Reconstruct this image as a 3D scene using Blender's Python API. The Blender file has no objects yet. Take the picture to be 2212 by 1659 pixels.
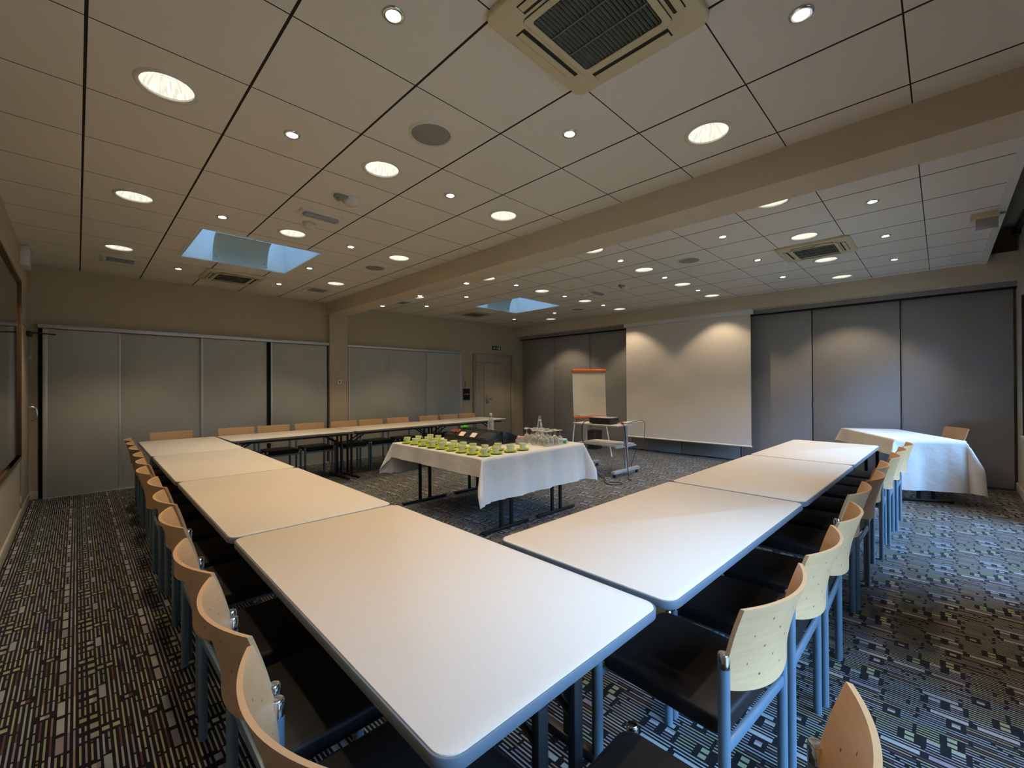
import bpy, bmesh, math, random
from math import sin, cos, pi, radians, hypot, atan2, sqrt
from mathutils import Vector, Matrix

S = bpy.context.scene
COL = S.collection
R = random.Random(7)

# ------------------------------------------------------------------ room numbers (metres, camera above the origin)
CAMZ = 1.386
CEIL = 2.930
XL, XB = -0.43, 8.52          # mirror wall, folding partition
YR, YB = -0.69, 8.04          # window wall, wall of sliding panels
BEAM0, BEAM1, BEAMZ = 3.245, 3.585, 2.712
BULK, BULKZ = 8.20, 2.690
YC = -0.41                    # ceiling stops here, blind pocket behind
G1X, G2X, GY, PITCH = 0.028, 4.441, 0.704, 0.6007

# ------------------------------------------------------------------ materials
def new_mat(name):
    m = bpy.data.materials.new(name); m.use_nodes = True
    return m, m.node_tree.nodes, m.node_tree.links, m.node_tree.nodes['Principled BSDF']

def P(name, col, rough=0.5, metal=0.0, spec=0.5, noise=0.0, scale=40.0, bump=0.0, bscale=200.0, trans=0.0, ior=1.45,
      emit=None, estr=0.0, sheen=0.0, stretch=None, alpha=1.0, bdist=.002):
    m, n, l, b = new_mat(name)
    b.inputs['Base Color'].default_value = (*col, 1)
    b.inputs['Roughness'].default_value = rough
    b.inputs['Metallic'].default_value = metal
    b.inputs['Specular IOR Level'].default_value = spec
    b.inputs['Transmission Weight'].default_value = trans
    b.inputs['IOR'].default_value = ior
    b.inputs['Sheen Weight'].default_value = sheen
    b.inputs['Alpha'].default_value = alpha
    if emit:
        b.inputs['Emission Color'].default_value = (*emit, 1)
        b.inputs['Emission Strength'].default_value = estr
    tc = n.new('ShaderNodeTexCoord'); src = tc.outputs['Object']
    if stretch:
        mp = n.new('ShaderNodeMapping'); mp.inputs['Scale'].default_value = stretch
        l.new(src, mp.inputs['Vector']); src = mp.outputs['Vector']
    if noise:
        t = n.new('ShaderNodeTexNoise'); t.inputs['Scale'].default_value = scale; t.inputs['Detail'].default_value = 4
        l.new(src, t.inputs['Vector'])
        mx = n.new('ShaderNodeMix'); mx.data_type = 'RGBA'
        mx.inputs['A'].default_value = (*[c * (1 - noise) for c in col], 1)
        mx.inputs['B'].default_value = (*[min(1, c * (1 + noise)) for c in col], 1)
        l.new(t.outputs['Fac'], mx.inputs['Factor']); l.new(mx.outputs['Result'], b.inputs['Base Color'])
    if bump:
        t = n.new('ShaderNodeTexNoise'); t.inputs['Scale'].default_value = bscale; t.inputs['Detail'].default_value = 3
        l.new(src, t.inputs['Vector'])
        bp = n.new('ShaderNodeBump'); bp.inputs['Strength'].default_value = bump; bp.inputs['Distance'].default_value = bdist
        l.new(t.outputs['Fac'], bp.inputs['Height']); l.new(bp.outputs['Normal'], b.inputs['Normal'])
    return m

class NT:
    """tiny expression helper for shader math"""
    def __init__(s, mat): s.n = mat.node_tree.nodes; s.l = mat.node_tree.links
    def m(s, op, *a):
        k = s.n.new('ShaderNodeMath'); k.operation = op
        for i, v in enumerate(a):
            if isinstance(v, (int, float)): k.inputs[i].default_value = v
            else: s.l.new(v, k.inputs[i])
        return k.outputs[0]
    def vec(s, x, y, z=0.0):
        k = s.n.new('ShaderNodeCombineXYZ')
        for i, v in enumerate((x, y, z)):
            if isinstance(v, (int, float)): k.inputs[i].default_value = v
            else: s.l.new(v, k.inputs[i])
        return k.outputs[0]
    def white(s, v):
        k = s.n.new('ShaderNodeTexWhiteNoise'); k.noise_dimensions = '3D'; s.l.new(v, k.inputs['Vector']); return k.outputs['Value']
    def band(s, x, a, b):      # 1 when a < x < b
        return s.m('MULTIPLY', s.m('GREATER_THAN', x, a), s.m('LESS_THAN', x, b))
    def mix(s, f, a, b):
        k = s.n.new('ShaderNodeMix'); k.data_type = 'RGBA'
        for key, v in (('Factor', f), ('A', a), ('B', b)):
            if isinstance(v, tuple): k.inputs[key].default_value = (*v, 1)
            elif isinstance(v, (int, float)): k.inputs[key].default_value = v
            else: s.l.new(v, k.inputs[key])
        return k.outputs['Result']

def carpet_mat():
    m, n, l, b = new_mat('patterned_carpet')
    t = NT(m)
    tc = n.new('ShaderNodeTexCoord'); sx = n.new('ShaderNodeSeparateXYZ'); l.new(tc.outputs['Object'], sx.inputs[0])
    x = t.m('ADD', sx.outputs[0], 6.5); y = t.m('ADD', sx.outputs[1], 5.44)
    gw, gh = 0.065, 0.136
    xs = t.m('DIVIDE', x, gw)
    g = t.m('FLOOR', xs); gx = t.m('FRACT', xs)
    # half-drop repeat of 0.65 x 0.544
    gm = t.m('MODULO', g, 10.0); gb = t.m('FLOOR', t.m('DIVIDE', g, 5.0))
    gm5 = t.m('MODULO', g, 5.0)
    drop = t.m('MULTIPLY', t.m('MODULO', gb, 2.0), 2.0)
    ys = t.m('ADD', t.m('ADD', t.m('DIVIDE', y, gh), drop), t.white(t.vec(gm5, 3.3)))
    r = t.m('FLOOR', ys); ry = t.m('FRACT', ys)
    rm = t.m('MODULO', r, 4.0)
    h = t.white(t.vec(gm5, rm, 1.7))
    h2 = t.white(t.vec(gm5, rm, 5.1))
    c4 = t.m('MULTIPLY', gx, 4.0)
    col = t.m('FLOOR', c4); cf = t.m('FRACT', c4)
    stripe = t.band(cf, 0.28, 0.66)
    hc = t.white(t.vec(t.m('ADD', t.m('MULTIPLY', gm5, 4.0), col), rm, 9.2))
    hc2 = t.white(t.vec(t.m('ADD', t.m('MULTIPLY', gm5, 4.0), col), rm, 2.9))
    # fine lines, some columns broken short
    seg = t.m('MAXIMUM', t.m('GREATER_THAN', ry, 0.09), t.m('GREATER_THAN', hc, 0.55))
    cut = t.m('ADD', 0.35, t.m('MULTIPLY', hc2, 1.6))
    gapd = t.m('GREATER_THAN', t.m('ABSOLUTE', t.m('SUBTRACT', ry, cut)), 0.05)
    A = t.m('MULTIPLY', t.m('MULTIPLY', stripe, seg), gapd)
    # long bar + one line
    B = t.m('MAXIMUM', t.m('MULTIPLY', t.band(gx, 0.07, 0.42), t.band(ry, 0.10, 0.92)),
            t.m('MULTIPLY', t.m('GREATER_THAN', c4, 2.0), t.m('MULTIPLY', stripe, seg)))
    # run of squares
    f3 = t.m('FRACT', t.m('MULTIPLY', gx, 2.0))
    Cc = t.m('MAXIMUM', t.m('MULTIPLY', t.band(f3, 0.16, 0.84), t.band(ry, 0.16, 0.36)),
             t.m('MULTIPLY', stripe, t.m('GREATER_THAN', ry, 0.52)))
    # ladder of ticks
    f8 = t.m('FRACT', t.m('MULTIPLY', ry, 2.0))
    D = t.m('MULTIPLY', t.m('MAXIMUM', stripe, t.band(gx, 0.56, 0.94)), t.band(f8, 0.25, 0.80))
    isB = t.band(h, 0.60, 0.71); isC = t.band(h, 0.71, 0.81); isD = t.band(h, 0.81, 0.88); isE = t.m('GREATER_THAN', h, 0.88)
    isA = t.m('LESS_THAN', h, 0.60)
    mask = t.m('ADD', t.m('ADD', t.m('MULTIPLY', isA, A), t.m('MULTIPLY', isB, B)),
               t.m('ADD', t.m('MULTIPLY', isC, Cc), t.m('MULTIPLY', isD, D)))
    mask = t.m('ADD', mask, t.m('MULTIPLY', isE, t.m('MAXIMUM', t.m('MULTIPLY', stripe, t.m('GREATER_THAN', ry, 0.42)), t.m('MULTIPLY', t.band(gx, 0.3, 0.72), t.band(ry, 0.12, 0.3)))))
    rmp = n.new('ShaderNodeValToRGB'); cr = rmp.color_ramp; cr.interpolation = 'CONSTANT'
    pal = [(0.0, (.265, .26, .15)), (.22, (.22, .185, .20)), (.42, (.31, .305, .28)), (.58, (.27, .28, .15)), (.72, (.255, .27, .27)),
           (.90, (.23, .155, .115)), (.975, (.10, .045, .045))]
    cr.elements[0].position = 0; cr.elements[0].color = (*pal[0][1], 1)
    cr.elements[1].position = pal[1][0]; cr.elements[1].color = (*pal[1][1], 1)
    for p_, c_ in pal[2:]:
        e = cr.elements.new(p_); e.color = (*c_, 1)
    wide = t.m('ADD', isB, isC)
    pick = t.m('ADD', t.m('MULTIPLY', wide, h2), t.m('MULTIPLY', t.m('SUBTRACT', 1.0, wide), hc))
    l.new(pick, rmp.inputs[0])
    boost = t.mix(wide, rmp.outputs[0], rmp.outputs[0])
    colr = t.mix(mask, (.0055, .0045, .005), boost)
    l.new(colr, b.inputs['Base Color'])
    b.inputs['Roughness'].default_value = 0.85
    b.inputs['Specular IOR Level'].default_value = 0.12
    b.inputs['Sheen Weight'].default_value = 0.15
    b.inputs['Sheen Roughness'].default_value = 0.35
    nz = n.new('ShaderNodeTexNoise'); nz.inputs['Scale'].default_value = 450; l.new(tc.outputs['Object'], nz.inputs['Vector'])
    bp = n.new('ShaderNodeBump'); bp.inputs['Strength'].default_value = 0.35; bp.inputs['Distance'].default_value = 0.003
    l.new(nz.outputs['Fac'], bp.inputs['Height']); l.new(bp.outputs['Normal'], b.inputs['Normal'])
    return m

def ceiling_mat(name, x0):
    m, n, l, b = new_mat(name); t = NT(m)
    tc = n.new('ShaderNodeTexCoord'); sx = n.new('ShaderNodeSeparateXYZ'); l.new(tc.outputs['Object'], sx.inputs[0])
    def line(v, off, pitch, half):
        f = t.m('FRACT', t.m('ADD', t.m('DIVIDE', t.m('SUBTRACT', v, off), pitch), 20.5))
        return t.m('LESS_THAN', t.m('ABSOLUTE', t.m('SUBTRACT', f, 0.5)), half / pitch)
    g = t.m('MAXIMUM', line(sx.outputs[0], x0, 0.6, 0.0062), line(sx.outputs[1], GY, PITCH, 0.0032))
    nz = n.new('ShaderNodeTexNoise'); nz.inputs['Scale'].default_value = 260; nz.inputs['Detail'].default_value = 2
    l.new(tc.outputs['Object'], nz.inputs['Vector'])
    tile = t.mix(nz.outputs['Fac'], (.74, .70, .625), (.78, .745, .67))
    l.new(t.mix(g, tile, (.035, .028, .022)), b.inputs['Base Color'])
    b.inputs['Roughness'].default_value = 0.9; b.inputs['Specular IOR Level'].default_value = 0.15
    return m

def wood_mat():
    m, n, l, b = new_mat('beech_plywood'); t = NT(m)
    tc = n.new('ShaderNodeTexCoord')
    mp = n.new('ShaderNodeMapping'); mp.inputs['Scale'].default_value = (6, 6, 60); l.new(tc.outputs['Object'], mp.inputs['Vector'])
    nz = n.new('ShaderNodeTexNoise'); nz.inputs['Scale'].default_value = 1.6; nz.inputs['Detail'].default_value = 5
    l.new(mp.outputs['Vector'], nz.inputs['Vector'])
    wood = t.mix(nz.outputs['Fac'], (.51, .285, .12), (.645, .395, .205))
    # small drilled holes on a staggered grid over the back panel
    sx = n.new('ShaderNodeSeparateXYZ'); l.new(tc.outputs['Object'], sx.inputs[0])
    zz = t.m('DIVIDE', t.m('SUBTRACT', sx.outputs[2], 0.562), 0.042)
    row = t.m('FLOOR', zz)
    xx = t.m('ADD', t.m('DIVIDE', t.m('ADD', sx.outputs[0], 1.0), 0.105), t.m('MULTIPLY', t.m('MODULO', t.m('ADD', row, 20.0), 2.0), 0.5))
    dx = t.m('MULTIPLY', t.m('SUBTRACT', t.m('FRACT', xx), 0.5), 0.105)
    dz = t.m('MULTIPLY', t.m('SUBTRACT', t.m('FRACT', zz), 0.5), 0.042)
    d = t.m('SQRT', t.m('ADD', t.m('MULTIPLY', dx, dx), t.m('MULTIPLY', dz, dz)))
    hole = t.m('MULTIPLY', t.m('LESS_THAN', d, 0.0036), t.m('MULTIPLY', t.m('LESS_THAN', t.m('ABSOLUTE', sx.outputs[0]), 0.16), t.band(sx.outputs[2], 0.57, 0.762)))
    l.new(t.mix(hole, wood, (.10, .055, .03)), b.inputs['Base Color'])
    b.inputs['Roughness'].default_value = 0.38; b.inputs['Specular IOR Level'].default_value = 0.45
    return m

M = {}
M['carpet'] = carpet_mat()
M['ceil1'] = ceiling_mat('mineral_ceiling_tiles_first_bay', G1X)
M['ceil2'] = ceiling_mat('mineral_ceiling_tiles_second_bay', G2X)
M['wood'] = wood_mat()
M['wall'] = P('beige_paint', (.52, .445, .335), .8, noise=.04, scale=3, bump=.15, bscale=300)
M['wall_dark'] = P('taupe_paint', (.48, .405, .28), .8, noise=.04, scale=3)
M['beam'] = P('beam_paint', (.62, .54, .41), .75, noise=.03, scale=4)
M['slide'] = P('grey_laminate', (.46, .455, .41), .42, noise=.05, scale=5, stretch=(14, 14, .6))
M['slide_edge'] = P('pale_aluminium', (.60, .59, .58), .35, metal=.3)
M['partition'] = P('grey_vinyl_panel', (.345, .34, .335), .55, noise=.03, scale=6, bump=.15, bscale=500)
M['rail'] = P('grey_rail', (.30, .29, .28), .5)
M['black'] = P('black_gap', (.008, .007, .006), .8)
M['baseb'] = P('cream_baseboard', (.55, .48, .36), .5)
M['door'] = P('taupe_door', (.44, .385, .30), .5)
M['laminate'] = P('speckled_beige_laminate', (.60, .52, .41), .5, noise=.05, scale=140, spec=.35)
M['edge'] = P('grey_pvc_edge', (.13, .15, .17), .45)
M['steel_black'] = P('black_steel', (.012, .012, .013), .4)
M['chair_metal'] = P('silver_blue_lacquer', (.14, .205, .26), .36, metal=.3)
M['chrome'] = P('chrome', (.80, .80, .80), .12, metal=1.0)
M['vinyl'] = P('black_vinyl', (.009, .008, .0075), .5, spec=.3, bump=.1, bscale=300)
M['cloth'] = P('white_cotton', (.66, .625, .555), .85, noise=.03, scale=60, bump=.55, bscale=7, bdist=.02, sheen=.1)
M['cloth2'] = P('white_linen', (.74, .72, .69), .85, noise=.03, scale=60, bump=.55, bscale=7, bdist=.02, sheen=.1)
M['screen'] = P('matt_white_screen', (.72, .68, .63), .85)
M['white'] = P('white_plastic', (.70, .69, .66), .4)
M['white_enam'] = P('white_enamel', (.80, .80, .78), .3)
M['orange'] = P('orange_plastic', (.78, .16, .03), .35)
M['paper'] = P('flipchart_paper', (.68, .61, .48), .8, noise=.03, scale=4)
M['grey_met'] = P('silver_paint', (.46, .47, .48), .35, metal=.4)
M['shelf_grey'] = P('grey_shelf', (.50, .48, .45), .45)
M['black_pl'] = P('black_plastic', (.02, .02, .022), .4)
M['navy'] = P('dark_navy_acrylic', (.010, .012, .022), .25)
M['cream_ac'] = P('aged_cream_plastic', (.64, .555, .355), .45)
M['ac_dark'] = P('dark_recess', (.02, .02, .018), .7)
M['ac_slat'] = P('greenish_slat', (.16, .16, .125), .5)
M['spk'] = P('grey_speaker_mesh', (.30, .285, .255), .7, noise=.2, scale=500)
M['trimring'] = P('white_trim', (.72, .69, .62), .4)
M['dish'] = P('glowing_reflector', (.80, .80, .74), .3)
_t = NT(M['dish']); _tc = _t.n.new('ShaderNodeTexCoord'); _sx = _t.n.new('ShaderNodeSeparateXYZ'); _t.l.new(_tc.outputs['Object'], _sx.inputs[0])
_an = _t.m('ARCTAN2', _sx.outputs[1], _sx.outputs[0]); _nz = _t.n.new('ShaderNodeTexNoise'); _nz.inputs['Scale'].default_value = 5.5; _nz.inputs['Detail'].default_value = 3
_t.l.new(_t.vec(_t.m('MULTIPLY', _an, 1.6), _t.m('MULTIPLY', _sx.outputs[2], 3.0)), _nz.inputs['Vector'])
_em = _t.m('MULTIPLY_ADD', _nz.outputs['Fac'], 1.7, -.28)  # streaky glow painted on the reflector, standing in for lamp light falling on it
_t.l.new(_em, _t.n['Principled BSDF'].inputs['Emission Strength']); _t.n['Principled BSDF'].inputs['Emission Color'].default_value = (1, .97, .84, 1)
M['lampface'] = P('lit_lamp', (1, .9, .7), .5, emit=(1, .86, .62), estr=28)
M['lime'] = P('lime_glaze', (.50, .60, .015), .25)
M['lime_in'] = P('pale_lime_glaze', (.58, .66, .16), .3)
M['cup'] = P('frosted_green_white', (.72, .74, .62), .35, spec=.5)
M['glass'] = P('clear_glass', (.96, .97, .96), .03, trans=1.0, ior=1.45)
M['skypane'] = None
M['frame_dark'] = P('dark_window_frame', (.02, .02, .022), .4)
M['brown'] = P('brown_wood_frame', (.16, .085, .035), .4, noise=.25, scale=8, stretch=(2, 2, 20))
M['mirror'] = P('mirror_glass', (.42, .42, .35), .06, metal=1.0)
M['well'] = P('white_well', (.80, .82, .84), .7)
M['frost'] = P('frosted_panel', (.50, .56, .47), .45, spec=.3, trans=.12)
M['green_sign'] = P('green_exit_sign', (.01, .085, .05), .4)
M['sign_white'] = P('sign_white', (.75, .85, .80), .5)
M['sign_black'] = P('black_sign', (.008, .008, .008), .35)
M['red'] = P('red_plastic', (.45, .02, .03), .35)
M['green'] = P('green_plastic', (.10, .55, .03), .4)
M['teal'] = P('green_card', (.05, .42, .22), .5)
M['napkin'] = P('white_paper', (.82, .80, .76), .8)
M['sachet'] = P('pink_sachets', (.60, .38, .30), .6, noise=.5, scale=60)
M['label'] = P('cream_label', (.80, .70, .58), .6)
M['bin'] = P('dark_bin', (.045, .04, .035), .5)
M['clearpl'] = P('clear_plastic', (.55, .56, .60), .2, trans=.35)
M['rust'] = P('tea_boxes', (.25, .06, .03), .5, noise=.4, scale=40)
M['cable'] = P('black_cable', (.015, .014, .013), .5)

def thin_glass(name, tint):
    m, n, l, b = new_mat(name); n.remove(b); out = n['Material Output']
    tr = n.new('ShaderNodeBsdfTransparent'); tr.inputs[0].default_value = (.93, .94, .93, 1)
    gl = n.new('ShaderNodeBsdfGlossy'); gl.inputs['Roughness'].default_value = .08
    df = n.new('ShaderNodeBsdfDiffuse'); df.inputs[0].default_value = (*tint, 1)  # white put into the glass for the light its missing caustics would bring
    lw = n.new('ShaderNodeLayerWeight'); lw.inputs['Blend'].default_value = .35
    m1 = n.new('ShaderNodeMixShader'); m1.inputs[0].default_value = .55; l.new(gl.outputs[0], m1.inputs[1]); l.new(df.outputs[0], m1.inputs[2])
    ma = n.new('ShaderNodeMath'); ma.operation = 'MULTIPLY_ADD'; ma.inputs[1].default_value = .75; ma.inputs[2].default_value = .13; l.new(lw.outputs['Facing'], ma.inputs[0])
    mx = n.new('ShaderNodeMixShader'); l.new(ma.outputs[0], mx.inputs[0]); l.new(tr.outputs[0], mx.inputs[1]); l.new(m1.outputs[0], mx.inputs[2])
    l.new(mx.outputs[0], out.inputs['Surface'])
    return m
M['glass'] = thin_glass('whitened_thin_glass', (.92, .90, .86))
def pane_mat(name='window_glass', tint=(1, 1, 1)):
    m, n, l, b = new_mat(name)
    n.remove(b); out = n['Material Output']
    tr = n.new('ShaderNodeBsdfTransparent'); tr.inputs[0].default_value = (*tint, 1); gl = n.new('ShaderNodeBsdfGlossy'); gl.inputs['Roughness'].default_value = .02
    fr = n.new('ShaderNodeFresnel'); fr.inputs['IOR'].default_value = 1.35
    mx = n.new('ShaderNodeMixShader'); l.new(fr.outputs[0], mx.inputs[0]); l.new(tr.outputs[0], mx.inputs[1]); l.new(gl.outputs[0], mx.inputs[2])
    l.new(mx.outputs[0], out.inputs['Surface'])
    return m
M['pane'] = pane_mat(); M['pane_sky'] = pane_mat('dimming_skylight_glass', (.40, .40, .37))  # skylight tint is added only to dim the sky light in the wells

# ------------------------------------------------------------------ mesh builder
class MB:
    def __init__(s): s.v = []; s.f = []
    def add(s, vs, fs):
        o = len(s.v); s.v += [tuple(v) for v in vs]; s.f += [tuple(i + o for i in f) for f in fs]; return s
    def box(s, c, d, rz=0.0, mat=None):
        hx, hy, hz = d[0] / 2, d[1] / 2, d[2] / 2
        vs = []
        for z in (-hz, hz):
            for x, y in ((-hx, -hy), (hx, -hy), (hx, hy), (-hx, hy)):
                p = Vector((x, y, z))
                if mat is not None: p = mat @ p
                if rz: p = Matrix.Rotation(rz, 3, 'Z') @ p
                vs.append((p.x + c[0], p.y + c[1], p.z + c[2]))
        return s.add(vs, [(3, 2, 1, 0), (4, 5, 6, 7), (0, 1, 5, 4), (1, 2, 6, 5), (2, 3, 7, 6), (3, 0, 4, 7)])
    def bb(s, x0, x1, y0, y1, z0, z1):
        return s.box(((x0 + x1) / 2, (y0 + y1) / 2, (z0 + z1) / 2), (x1 - x0, y1 - y0, z1 - z0))
    def path(s, pts, r, seg=10, closed=False, cap=True):
        pts = [Vector(p) for p in pts]; n = len(pts); rings = []
        up = None
        for i, p in enumerate(pts):
            a = pts[i - 1] if (i > 0 or closed) else p
            b = pts[(i + 1) % n] if (i < n - 1 or closed) else p
            t = (b - a).normalized()
            if up is None:
                up = Vector((0, 0, 1)) if abs(t.z) < .9 else Vector((1, 0, 0))
            x = t.cross(up)
            if x.length < 1e-4: x = t.orthogonal()
            x.normalize(); y = x.cross(t).normalized(); up = y
            rr = r[i] if isinstance(r, (list, tuple)) else r
            rings.append([p + x * (rr * cos(2 * pi * k / seg)) + y * (rr * sin(2 * pi * k / seg)) for k in range(seg)])
        o = len(s.v)
        for rg in rings: s.v += [tuple(q) for q in rg]
        m = n if closed else n - 1
        for i in range(m):
            for k in range(seg):
                a = o + i * seg + k; b = o + i * seg + (k + 1) % seg
                c = o + ((i + 1) % n) * seg + (k + 1) % seg; d = o + ((i + 1) % n) * seg + k
                s.f.append((a, b, c, d))
        if cap and not closed:
            s.f.append(tuple(o + k for k in reversed(range(seg)))); s.f.append(tuple(o + (n - 1) * seg + k for k in range(seg)))
        return s
    def tube(s, a, b, r, seg=12): return s.path([a, b], r, seg)
    def lathe(s, prof, c=(0, 0, 0), seg=24, flip=False):
        """prof: list of (radius, z)"""
        o = len(s.v); n = len(prof)
        for r, z in prof:
            for k in range(seg):
                a = 2 * pi * k / seg; s.v.append((c[0] + r * cos(a), c[1] + r * sin(a), c[2] + z))
        for i in range(n - 1):
            for k in range(seg):
                q = (o + i * seg + k, o + i * seg + (k + 1) % seg, o + (i + 1) * seg + (k + 1) % seg, o + (i + 1) * seg + k)
                s.f.append(q[::-1] if flip else q)
        for i, rev in ((0, True), (n - 1, False)):
            if prof[i][0] > 1e-5:
                pass
        return s
    def disc(s, r, z, c=(0, 0), seg=24, up=True):
        o = len(s.v)
        for k in range(seg):
            a = 2 * pi * k / seg; s.v.append((c[0] + r * cos(a), c[1] + r * sin(a), z))
        ids = tuple(range(o, o + seg)); s.f.append(ids if up else ids[::-1]); return s
    def prism(s, poly, z0, z1):
        o = len(s.v); n = len(poly)
        s.v += [(x, y, z0) for x, y in poly] + [(x, y, z1) for x, y in poly]
        s.f.append(tuple(o + i for i in reversed(range(n)))); s.f.append(tuple(o + n + i for i in range(n)))
        for i in range(n):
            j = (i + 1) % n; s.f.append((o + i, o + j, o + n + j, o + n + i))
        return s
    def ring(s, outer, inner, z0, z1):
        o = len(s.v); n = len(outer)
        for poly in (outer, inner):
            s.v += [(x, y, z0) for x, y in poly] + [(x, y, z1) for x, y in poly]
        for i in range(n):
            j = (i + 1) % n
            s.f += [(o + i, o + j, o + n + j, o + n + i), (o + 2 * n + j, o + 2 * n + i, o + 3 * n + i, o + 3 * n + j),
                    (o + n + i, o + n + j, o + 3 * n + j, o + 3 * n + i), (o + j, o + i, o + 2 * n + i, o + 2 * n + j)]
        return s
    def grid(s, rows):
        o = len(s.v); nr, nc = len(rows), len(rows[0])
        for r_ in rows: s.v += [tuple(p) for p in r_]
        for i in range(nr - 1):
            for j in range(nc - 1):
                a = o + i * nc + j; s.f.append((a, a + 1, a + nc + 1, a + nc))
        return s
    def build(s, name, mat, parent=None, bevel=0.0, smooth=True, seg=2, ang=40, solid=0.0):
        me = bpy.data.meshes.new(name); bm = bmesh.new()
        vs = [bm.verts.new(v) for v in s.v]
        for f in s.f:
            if len(set(f)) > 2:
                try: bm.faces.new([vs[i] for i in f])
                except ValueError: pass
        bmesh.ops.remove_doubles(bm, verts=bm.verts[:], dist=1e-5)
        if not solid: bmesh.ops.recalc_face_normals(bm, faces=bm.faces[:])
        if solid:
            bmesh.ops.recalc_face_normals(bm, faces=bm.faces[:])
            bmesh.ops.solidify(bm, geom=bm.faces[:], thickness=solid)
        if bevel:
            ed = [e for e in bm.edges if len(e.link_faces) == 2 and e.calc_face_angle(0) > radians(35)]
            bmesh.ops.bevel(bm, geom=ed, offset=bevel, segments=seg, affect='EDGES', profile=.5, clamp_overlap=True)
        bm.to_mesh(me); bm.free()
        me.materials.append(mat)
        if smooth:
            me.shade_smooth(); me.set_sharp_from_angle(angle=radians(ang))
        o = bpy.data.objects.new(name, me); COL.objects.link(o)
        if parent is not None: o.parent = parent
        return o

def tag(o, label, cat, group=None, kind=None):
    o['label'] = label; o['category'] = cat
    if group: o['group'] = group
    if kind: o['kind'] = kind
    return o
def thing(name, label, cat, loc=(0, 0, 0), rz=0.0, group=None, kind=None):
    o = bpy.data.objects.new(name, None); COL.objects.link(o); o.empty_display_size = .1
    o.location = loc; o.rotation_euler = (0, 0, rz)
    return tag(o, label, cat, group, kind)
def struct(o): o['kind'] = 'structure'; return o
def dup(root, loc, rz, label, name=None):
    def cp(o, par):
        c = o.copy(); COL.objects.link(c)
        if par is not None: c.parent = par
        for ch in [q for q in o.children]: cp(ch, c)
        return c
    r = cp(root, None); r.location = loc; r.rotation_euler = (0, 0, rz); r['label'] = label
    return r
def rrect(L, W, r, n=6):
    pts = []
    for cx, cy, a0 in ((L / 2 - r, W / 2 - r, 0), (-L / 2 + r, W / 2 - r, 90), (-L / 2 + r, -W / 2 + r, 180), (L / 2 - r, -W / 2 + r, 270)):
        for k in range(n + 1):
            a = radians(a0 + 90 * k / n); pts.append((cx + r * cos(a), cy + r * sin(a)))
    return pts
ORD = ['first', 'second', 'third', 'fourth', 'fifth', 'sixth', 'seventh', 'eighth', 'ninth', 'tenth', 'eleventh', 'twelfth']

# ------------------------------------------------------------------ world and camera
w = bpy.data.worlds.new('overcast_sky'); S.world = w; w.use_nodes = True
bg = w.node_tree.nodes['Background']; bg.inputs[1].default_value = 36.0
_n, _l = w.node_tree.nodes, w.node_tree.links
_tc = _n.new('ShaderNodeTexCoord'); _sx = _n.new('ShaderNodeSeparateXYZ'); _l.new(_tc.outputs['Generated'], _sx.inputs[0])
_rp = _n.new('ShaderNodeValToRGB'); _mr = _n.new('ShaderNodeMapRange'); _mr.inputs['From Min'].default_value = -1; _l.new(_sx.outputs[2], _mr.inputs['Value'])
_l.new(_mr.outputs['Result'], _rp.inputs[0]); _l.new(_rp.outputs[0], bg.inputs[0])
_e = _rp.color_ramp.elements; _e[0].position = .60; _e[0].color = (.018, .027, .032, 1); _e[1].position = .74; _e[1].color = (.27, .54, 1.0, 1)
cam = bpy.data.cameras.new('camera'); co = bpy.data.objects.new('camera', cam); COL.objects.link(co); S.camera = co
cam.sensor_width = 36; cam.lens = 933.6 / 2212 * 36; cam.clip_start = .02
yaw, pitch, roll = .7822, .0042, -.0053
F = Vector((cos(yaw) * cos(pitch), sin(yaw) * cos(pitch), sin(pitch)))
Rt = Vector((sin(yaw), -cos(yaw), 0)); U = Rt.cross(F)
R2 = Rt * cos(roll) + U * sin(roll); U2 = -Rt * sin(roll) + U * cos(roll)
mw = Matrix(((R2.x, U2.x, -F.x, 0), (R2.y, U2.y, -F.y, 0), (R2.z, U2.z, -F.z, CAMZ), (0, 0, 0, 1)))
co.matrix_world = mw
S.view_settings.view_transform = 'Standard'; S.view_settings.look = 'None'
S.view_settings.exposure = 0.0; S.view_settings.gamma = 1.0
S.cycles.use_denoising = True
S.cycles.max_bounces = 7; S.cycles.diffuse_bounces = 4; S.cycles.glossy_bounces = 3; S.cycles.transmission_bounces = 6
S.cycles.transparent_max_bounces = 8; S.cycles.sample_clamp_indirect = 6.0
S.cycles.caustics_reflective = False; S.cycles.caustics_refractive = False
S.cycles.use_adaptive_sampling = True; S.cycles.adaptive_threshold = .10; S.cycles.adaptive_min_samples = 16

WARM = (1.0, .75, .46)

# ================================================================== SETTING
struct(MB().bb(XL - .1, XB + .5, YR - .1, YB + .3, -.08, 0).build('floor', M['carpet'], smooth=False))

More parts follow.
